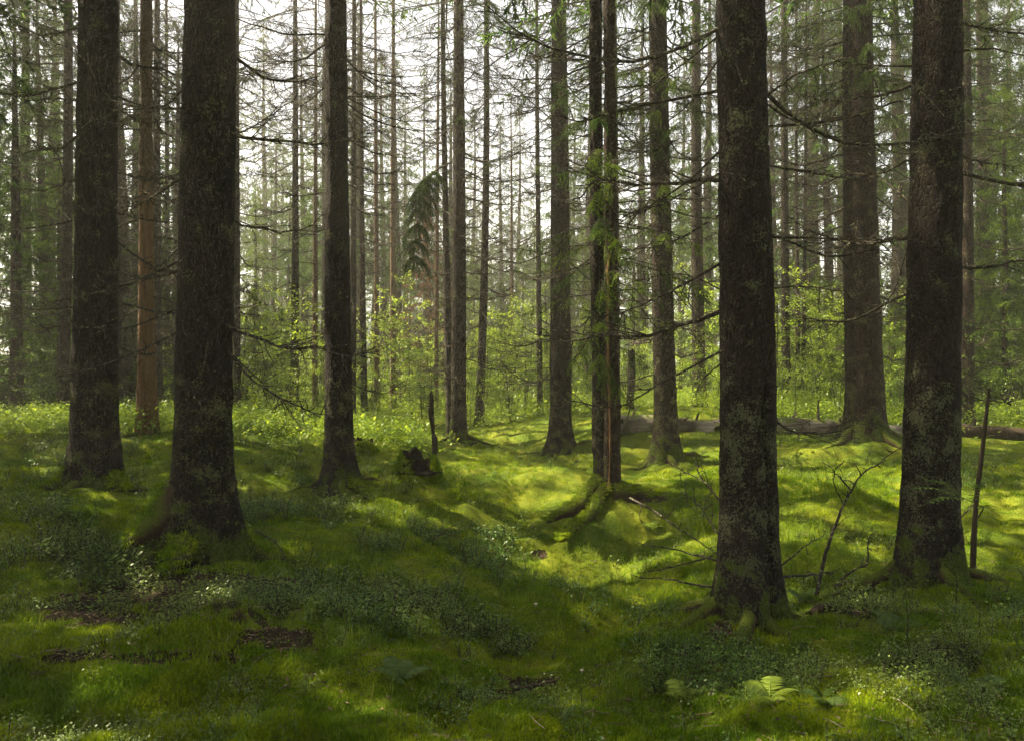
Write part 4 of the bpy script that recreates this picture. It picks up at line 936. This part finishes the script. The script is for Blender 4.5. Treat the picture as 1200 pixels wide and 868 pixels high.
# broken stub of a tree
b = at(738, 474, 19.5); t = thing('broken_tree', 'short broken trunk standing between the twin trunks and the stout spruce', 'snag', b)
V, Q = tube(np.linspace([0, 0, -.1], [.05, 0, zpx(b, 411, 19.5)], 24), np.linspace(.12, .085, 24), 14); V += .02 * np.stack([vnoise(V[:, 0] * 12, V[:, 1] * 12, V[:, 2] * 4, s) for s in (1, 2, 3)], 1)
mb = MB(); mb.add(V, Q); c = V[-14:].copy(); c[:, 2] += .14 * vnoise(np.arange(14) * 1.9, 0, 0, 8); mb.add(np.vstack([V[-14:], c]), np.array([[j, (j + 1) % 14, 14 + (j + 1) % 14, 14 + j] for j in range(14)])); mb.obj('trunk', M['bark_mid'], t)
for k_, (z_, a_) in enumerate([(.7, .2), (1.0, 2.9), (.45, 3.3)]):
    o = put('branch', DEAD[k_], t); o.location = (0, 0, z_); o.rotation_euler = (0, .1, a_); o.scale = (.5, .5, .5)
# dead leaning saplings and sticks
t = stick('dead leaning sapling with lichen between the two big right hand spruces', [(957,697,5.6),(967,650,5.7),(981,609,5.8),(998,573,5.9),(1021,548,6.0),(1058,521,6.2)], .02, 1, 6, .14)
q0 = np.array(t.location)
px_branch(t, q0, [(998,575,5.9),(980,555,6.0),(962,538,6.1)], .009, 402, 'side_branch', 4); px_branch(t, q0, [(988,590,5.85),(976,560,5.7),(990,540,5.6)], .006, 403, 'side_branch', 3)
t = stick('lichened dead limb lying level at the right foot of the foreground spruce', [(912,676,5.4),(940,674,5.5),(968,671,5.6),(978,668,5.7)], .013, 2, 5)
stick('crooked dead branch propped up in front of the lichened right spruce', [(984,680,6.2),(1000,668,6.2),(1016,659,6.2),(1017,632,6.2),(1028,622,6.2)], .012, 3, 6, .2)
stick('short broken branch slanting up right of the foreground spruce', [(916,662,5.6),(938,644,5.7),(966,626,5.8)], .008, 4, 4)
stick('long thin dead limb slanting from the twin trunks down to the foreground spruce', [(738,583,7.6),(764,597,7.0),(800,622,6.3),(843,652,5.5)], .013, 5, 6, .15)
stick('dead branch reaching level toward the gully, topmost of three', [(842,657,5.4),(800,646,5.5),(748,637,5.6)], .011, 6, 3, .12)
stick('pale dead branch lying across the bright moss, middle of three', [(836,651,5.8),(800,661,5.8),(748,672,5.8)], .009, 7, 2, .12)
stick('dead branch pointing into the gully, lowest of three', [(838,688,5.3),(795,681,5.4),(742,673,5.5)], .011, 8, 2, .12)
stick('short dark stub at the left foot of the foreground spruce', [(846,700,5.05),(826,706,5.0),(806,713,4.95)], .009, 9, 2)
stick('forked dead twigs sticking up left of the foreground spruce', [(842,626,5.6),(822,596,5.9),(800,575,6.2)], .008, 10, 12, .4)
stick('bare branching twig standing behind the foreground spruce', [(842,585,6.4),(824,564,6.6),(782,541,7.2)], .01, 11, 10, .35)
stick('thin upright dead twig left of the foreground spruce', [(836,578,7.2),(820,556,7.2),(817,538,7.2)], .009, 12, 4, .3)
stick('thin dead stem standing in front of the thicket right of the foreground spruce', [(909,475,14),(910,420,14),(912,356,14)], .022, 13, 10, .14)
stick('pale stick lying on the mossy slope left of the gully', [(508,632,7.7),(524,620,7.9),(542,610,8.1)], .01, 14, 1)
stick('grey broken stick across the foot of the thick lichened spruce', [(150,672,5.55),(190,657,5.5),(227,650,5.5)], .012, 15, 6, .2)
stick('thin stick curving down right of the thick lichened spruce', [(300,622,6.4),(322,634,6.3),(336,654,6.1)], .009, 16, 2)
stick('dark mossy stick in the very foreground of the gully', [(600,806,4.1),(630,803,4.1),(656,794,4.15)], .022, 17, 1, .1, 'snag')
stick('long pale twig lying in the lower left foreground', [(150,818,3.75),(190,795,3.9),(240,775,4.05)], .006, 18, 3)
stick('grey fallen branch right of the straight dark spruce', [(416,548,11),(440,545,11),(466,541,11)], .022, 19, 3)
stick('lower grey fallen branch right of the straight dark spruce', [(424,562,10.4),(446,558,10.4),(470,553,10.4)], .02, 20, 3)
stick('short stick lying right of the twin trunks', [(744,574,9.9),(758,572,9.9),(770,570,9.9)], .014, 21, 1)
stick('bare twig lying in the lower right corner', [(1124,748,4.6),(1140,760,4.5),(1156,775,4.4)], .006, 22, 2)
stick('pale dry branch left of the young stem at the right edge', [(1122,610,6.0),(1140,590,6.2),(1150,560,6.4)], .007, 23, 6)
log_thing('broken slab of bark wood bridging a dark hollow', at(950, 708, 5.1, .03), at(992, 708, 5.15, .05), .035, .028, 9, [], (.06, .06), 'fallen log', 'fallen_log', 'snag')
log_thing('rotten brown branch piece lying behind the leaning sapling', at(978, 684, 6.2, .03), at(1036, 682, 6.2, .03), .03, .024, 10, [], (.05, .05), 'fallen log', 'fallen_log', 'snag')
# long mossy roots of the twin trunks (visible as arched ridges)
for tr, B, pts, r0 in [(t8, B8, [(704,566,9.45),(690,580,9.3),(668,597,9.1),(640,609,8.9)], .12), (t8, B8, [(706,574,9.3),(694,600,9.0),(676,615,8.8),(655,632,8.5)], .06), (t8b, B8b, [(720,576,9.3),(740,578,9.3),(762,588,9.25)], .1),
                       (tA, BA, [(216,578,5.95),(200,596,5.9),(178,617,5.8),(150,640,5.7)], .17), (tA, BA, [(262,622,6.0),(290,640,6.1),(312,652,6.2)], .075), (tA, BA, [(218,630,5.8),(205,655,5.6),(198,672,5.5)], .07),
                       (t1, B1_, [(90,556,8.4),(68,572,8.3),(46,580,8.2)], .12), (t1, B1_, [(130,562,8.4),(146,574,8.3)], .09), (t4, B4, [(412,566,9.9),(432,584,9.6),(460,598,9.3)], .07)]:
    ax = spline([P(*p) for p in pts], 16); ax[:, 2] = np.maximum(ax[:, 2], height(ax[:, 0], ax[:, 1]) - .01); ax -= B
    rr = r0 * (1 - np.linspace(0, 1, 16)) ** .6 + .02
    V, Q = tube(ax, rr, 12); V += .025 * np.stack([vnoise(V[:, 0] * 8, V[:, 1] * 8, V[:, 2] * 8, s) for s in (1, 2, 3)], 1)
    mb = MB(); mb.add(V, Q); rp = mb.obj('root', M['root'], tr)
    rg = np.random.default_rng(int(pts[0][0])); nn = 420; j = rg.integers(0, 16, nn); a = rg.uniform(.1, 3.04, nn)
    pos = ax[j] + np.stack([rr[j] * np.cos(a) * .6, rr[j] * np.cos(a) * .6, rr[j] * np.sin(a)], 1) + rg.normal(size=(nn, 3)) * [.04, .04, .004]
    mb = MB(); mb.add(*scatter(*blade_tuft(8, 10, .024, .006, .03, 1.0), pos, rg.uniform(0, 6.28, nn), rg.uniform(.7, 1.3, nn))); mb.obj('moss_cover', M['moss'], rp, smooth=False)

# ------------------------------------------------------------------ ferns, seedlings, mushrooms, saplings nearby
def frond_mesh(L, seed, npair=13, m='fern'):
    rg = np.random.default_rng(seed); t = np.linspace(0, 1, 9); ax = np.stack([L * t, 0 * t, L * (.75 * t - .75 * t ** 2.2)], 1)
    mb = MB(); add_tube(mb, ax, np.linspace(.0028, .001, 9), 4, 0, False)
    for i in range(npair):
        s = .16 + .82 * i / npair; k = s * 7.99; j = int(k); p = ax[j] * (1 - (k - j)) + ax[j + 1] * (k - j); l = L * .3 * math.sin(math.pi * min(1, (s * .95 + .08))) ** .8 + .01
        for sd in (-1, 1):
            n = 5; u = np.linspace(0, 1, n)[:, None]; d = unit(np.array([.45, sd, -.12 + rg.normal() * .06])); wv = unit(np.array([1, -.4 * sd, 0])) * l * .16
            c = p + d * l * u + np.array([0, 0, -.12 * l]) * u ** 2; w = (np.sin(u * 2.6 + .5) ** 1)
            zig = (1 + .35 * (np.arange(n) % 2))[:, None]
            V = np.vstack([c - wv * w * zig * (1 - u * .8), c + wv * w * zig * (1 - u * .8)]); mb.add(V, np.array([[a, a + 1, n + a + 1, n + a] for a in range(n - 1)]))
    return mb.mesh('frond', M[m])
def fern(label, p, L, n, seed, m='fern', spread_=6.283, a0=0.0):
    rg = np.random.default_rng(seed); t = thing('fern', label, 'fern', p); ms = [frond_mesh(L * rg.uniform(.75, 1.1), seed + i, 13, m) for i in range(3)]
    for i in range(n):
        o = put('frond', ms[i % 3], t); o.location = (0, 0, 0); o.rotation_euler = (rg.normal() * .25, -rg.uniform(.1, .6), a0 + spread_ * i / n + rg.normal() * .25)
def above(px, py, d): return at(px, py, d)
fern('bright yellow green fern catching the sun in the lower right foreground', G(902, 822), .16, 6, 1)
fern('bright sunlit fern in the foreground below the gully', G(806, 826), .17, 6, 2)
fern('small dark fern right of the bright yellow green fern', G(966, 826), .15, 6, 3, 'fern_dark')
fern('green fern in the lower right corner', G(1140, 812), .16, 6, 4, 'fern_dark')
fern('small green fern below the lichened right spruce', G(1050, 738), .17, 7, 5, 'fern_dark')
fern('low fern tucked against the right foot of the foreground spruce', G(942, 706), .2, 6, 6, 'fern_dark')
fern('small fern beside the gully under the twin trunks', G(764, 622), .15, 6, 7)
fern('bright low fern at the foot of the thick lichened spruce', G(180, 656), .15, 6, 9)
fern('tiny fern in the lower left foreground', G(470, 800), .16, 5, 10, 'fern_dark')
def seedling(label, p, H, seed):
    rg = np.random.default_rng(seed); t = thing('spruce_seedling', label, 'seedling', p); mb = MB(); add_tube(mb, np.array([[0, 0, -.02], [.01, 0, H * .5], [0, 0, H]]), [.006, .004, .002], 5); mb.obj('stem', M['twig'], t)
    tw = [np.array([[0, 0, H * .3], [0, 0, H * .7], [0, 0, H * 1.05]])]
    for i in range(16):
        z = H * rg.uniform(.1, .9); a = i * 2.4; l = (H - z) * .7 + .03; d = np.array([math.cos(a), math.sin(a), .25]); tw.append(np.array([[0, 0, z], d * l * .5 + [0, 0, z], d * l + [0, 0, z - .01]]))
    nv, nf = needles(tw, None, 46, .018, .0028, rg, .9); mb = MB(); mb.add(nv, nf); mb.obj('needles', M['needle_lit'], t, smooth=False)
seedling('tiny star shaped spruce seedling below the lichened right spruce', G(1062, 752), .22, 1)
seedling('small spruce seedling behind the end of the grey log', at(872, 512, 13.8), .5, 2)
seedling('small spruce seedling at the right foot of the lichened right spruce', G(1120, 706), .2, 3)
seedling('low spruce seedling in the moss at the left foot of the lichened right spruce', G(1046, 700), .18, 4)
def mushroom(label, p, r):
    t = thing('mushroom', label, 'mushroom', p); th = np.linspace(0, 1.4, 7)
    k = 14; V = np.array([[r * math.sin(a) * math.cos(b), r * math.sin(a) * math.sin(b), r * 1.1 + r * .5 * math.cos(a)] for a in th for b in np.arange(k) * 6.283 / k]); n = len(th)
    Q = np.array([[i * k + j, i * k + (j + 1) % k, (i + 1) * k + (j + 1) % k, (i + 1) * k + j] for i in range(n - 1) for j in range(k)]); mb = MB(); mb.add(V, Q); mb.obj('cap', M['cap'], t)
    mb = MB(); add_tube(mb, np.array([[0, 0, -.02], [0, 0, r * .6], [0, 0, r * 1.25]]), [r * .3, r * .24, r * .25], 8); mb.obj('stem', M['cap'], t)
mushroom('pale mushroom cap in the moss at the lower end of the sunlit grass', G(628, 711), .016)
mushroom('pinkish mushroom cap in the dark moss of the foreground gully', G(682, 790), .013)
# young stem at the right edge with a rowan spray reaching left
b = at(1139, 682, 6.0); t = thing('young_rowan', 'thin young stem at the right edge with a leafy spray reaching left across a trunk', 'sapling', b)
mb = MB(); add_tube(mb, spline([(0, 0, -.1), P(1143, 600, 6) - b, P(1152, 520, 5.97) - b, P(1159, 455, 5.95) - b], 30), np.linspace(.024, .012, 30) * (1 + .08 * vnoise(np.arange(30) * .8, 0, 0, 5)), 10); mb.obj('stem', M['snag'], t)
def rowan_leaf(a, c, nl, ls, name='leaf'):
    mb = MB(); ax = spline([a, (np.array(a) + c) / 2 + [0, 0, .03], c], 10); add_tube(mb, ax, np.linspace(.0035, .0014, 10), 4, 0, False)
    d = unit(ax[-1] - ax[0]); sd = unit(np.cross(d, [0, 0, 1.0])); up = np.cross(sd, d)
    for i in range(nl):
        s = .2 + .78 * i / nl; p = ax[int(s * 9)]
        for q in (-1, 1):
            dv = unit(d * .55 + sd * q + np.array([0, 0, -.15])); wv = unit(np.cross(dv, up)); Lv = p + LV[:, 1:2] * dv * ls * (1.1 - .3 * s) + LV[:, 0:1] * wv * ls * .8 + LV[:, 2:3] * up * ls; mb.add(Lv, LF)
    Lv = ax[-1] + LV[:, 1:2] * d * ls + LV[:, 0:1] * sd * ls * .8; mb.add(Lv, LF)
    mb.obj(name, M['fern_dark'], t, smooth=False)
s0 = P(1149, 592, 5.3) - b
mb = MB(); add_tube(mb, spline([P(1146, 606, 5.98) - b, P(1152, 596, 5.6) - b, s0, P(1118, 578, 5.0) - b], 12), np.linspace(.006, .002, 12), 5); mb.obj('branch', M['twig'], t)
for a_, c_ in [((1120,580,5.02),(1062,573,4.8)),((1130,584,5.1),(1080,592,4.95)),((1140,588,5.2),(1150,566,4.9)),((1124,580,5.05),(1086,562,4.9)),((1148,594,5.4),(1172,600,5.1))]: rowan_leaf(P(*a_) - b, P(*c_) - b, 6, .05)

# ------------------------------------------------------------------ air, sky, sun, camera
m, nt, out = mat('forest_haze'); pv = N(nt, 'ShaderNodeVolumePrincipled'); pv.inputs['Density'].default_value = HAZE; pv.inputs['Color'].default_value = (1, .955, .85, 1); pv.inputs['Anisotropy'].default_value = .45
nt.links.new(pv.outputs[0], out.inputs['Volume'])
x0, x1, y0, y1, z0, z1 = -152.5, 152.5, -48, 196, float(Zg.min()) - 1, 34
V = np.array([[x, y, z] for x in (x0, x1) for y in (y0, y1) for z in (z0, z1)]); mb = MB(); mb.add(V, np.array([[0, 1, 3, 2], [4, 6, 7, 5], [0, 4, 5, 1], [2, 3, 7, 6], [0, 2, 6, 4], [1, 5, 7, 3]]))
tag(mb.obj('haze', m, smooth=False), 'thin morning haze between the trees', 'haze', None, 'stuff')

w = bpy.data.worlds.new('World'); SC.world = w; w.use_nodes = True; nt = w.node_tree; nt.nodes.clear()
sky = nt.nodes.new('ShaderNodeTexSky'); sky.sky_type = 'NISHITA'; sky.sun_disc = False; sky.sun_elevation = SUN_EL; sky.sun_rotation = SUN_AZ; sky.air_density = 1.0; sky.dust_density = 1.0; sky.ozone_density = 1.0
hs = nt.nodes.new('ShaderNodeHueSaturation'); hs.inputs['Saturation'].default_value = .25
bg = nt.nodes.new('ShaderNodeBackground'); bg.inputs['Strength'].default_value = SKY; wo = nt.nodes.new('ShaderNodeOutputWorld')
nt.links.new(sky.outputs[0], hs.inputs['Color']); nt.links.new(hs.outputs[0], bg.inputs[0]); nt.links.new(bg.outputs[0], wo.inputs[0])
ld = bpy.data.lights.new('sun', 'SUN'); ld.energy = SUNE; ld.angle = R(.5); ld.color = (1, .86, .62)
lo = bpy.data.objects.new('sun', ld); COL.objects.link(lo); lo.location = (0, 0, 60); lo.rotation_euler = Vector(-SUN).to_track_quat('-Z', 'Y').to_euler()

cd = bpy.data.cameras.new('camera'); cam = bpy.data.objects.new('camera', cd); COL.objects.link(cam); cam.location = (0, 0, EYE); cam.rotation_euler = (R(90), 0, 0)
cd.sensor_width = 36; cd.lens = 36 * F / 1200; cd.clip_start = .05; cd.clip_end = 800; SC.camera = cam
vs = SC.view_settings; vs.view_transform = 'Standard'; vs.look = 'None'; vs.gamma = 1; vs.use_curve_mapping = False; vs.exposure = EXPO
cy = SC.cycles
cy.max_bounces = 6; cy.diffuse_bounces = 3; cy.glossy_bounces = 2; cy.transmission_bounces = 3; cy.volume_bounces = 1; cy.transparent_max_bounces = 4
cy.use_adaptive_sampling = True; cy.adaptive_threshold = .02; cy.use_denoising = True
try: cy.denoiser = 'OPENIMAGEDENOISE'; cy.denoising_input_passes = 'RGB_ALBEDO_NORMAL'
except Exception: pass
cy.sample_clamp_indirect = 6; cy.caustics_reflective = False; cy.caustics_refractive = False
print('branches', NB, 'objects', len(bpy.data.objects), 'tris', sum(len(o.data.polygons) for o in bpy.data.objects if o.type == 'MESH'))
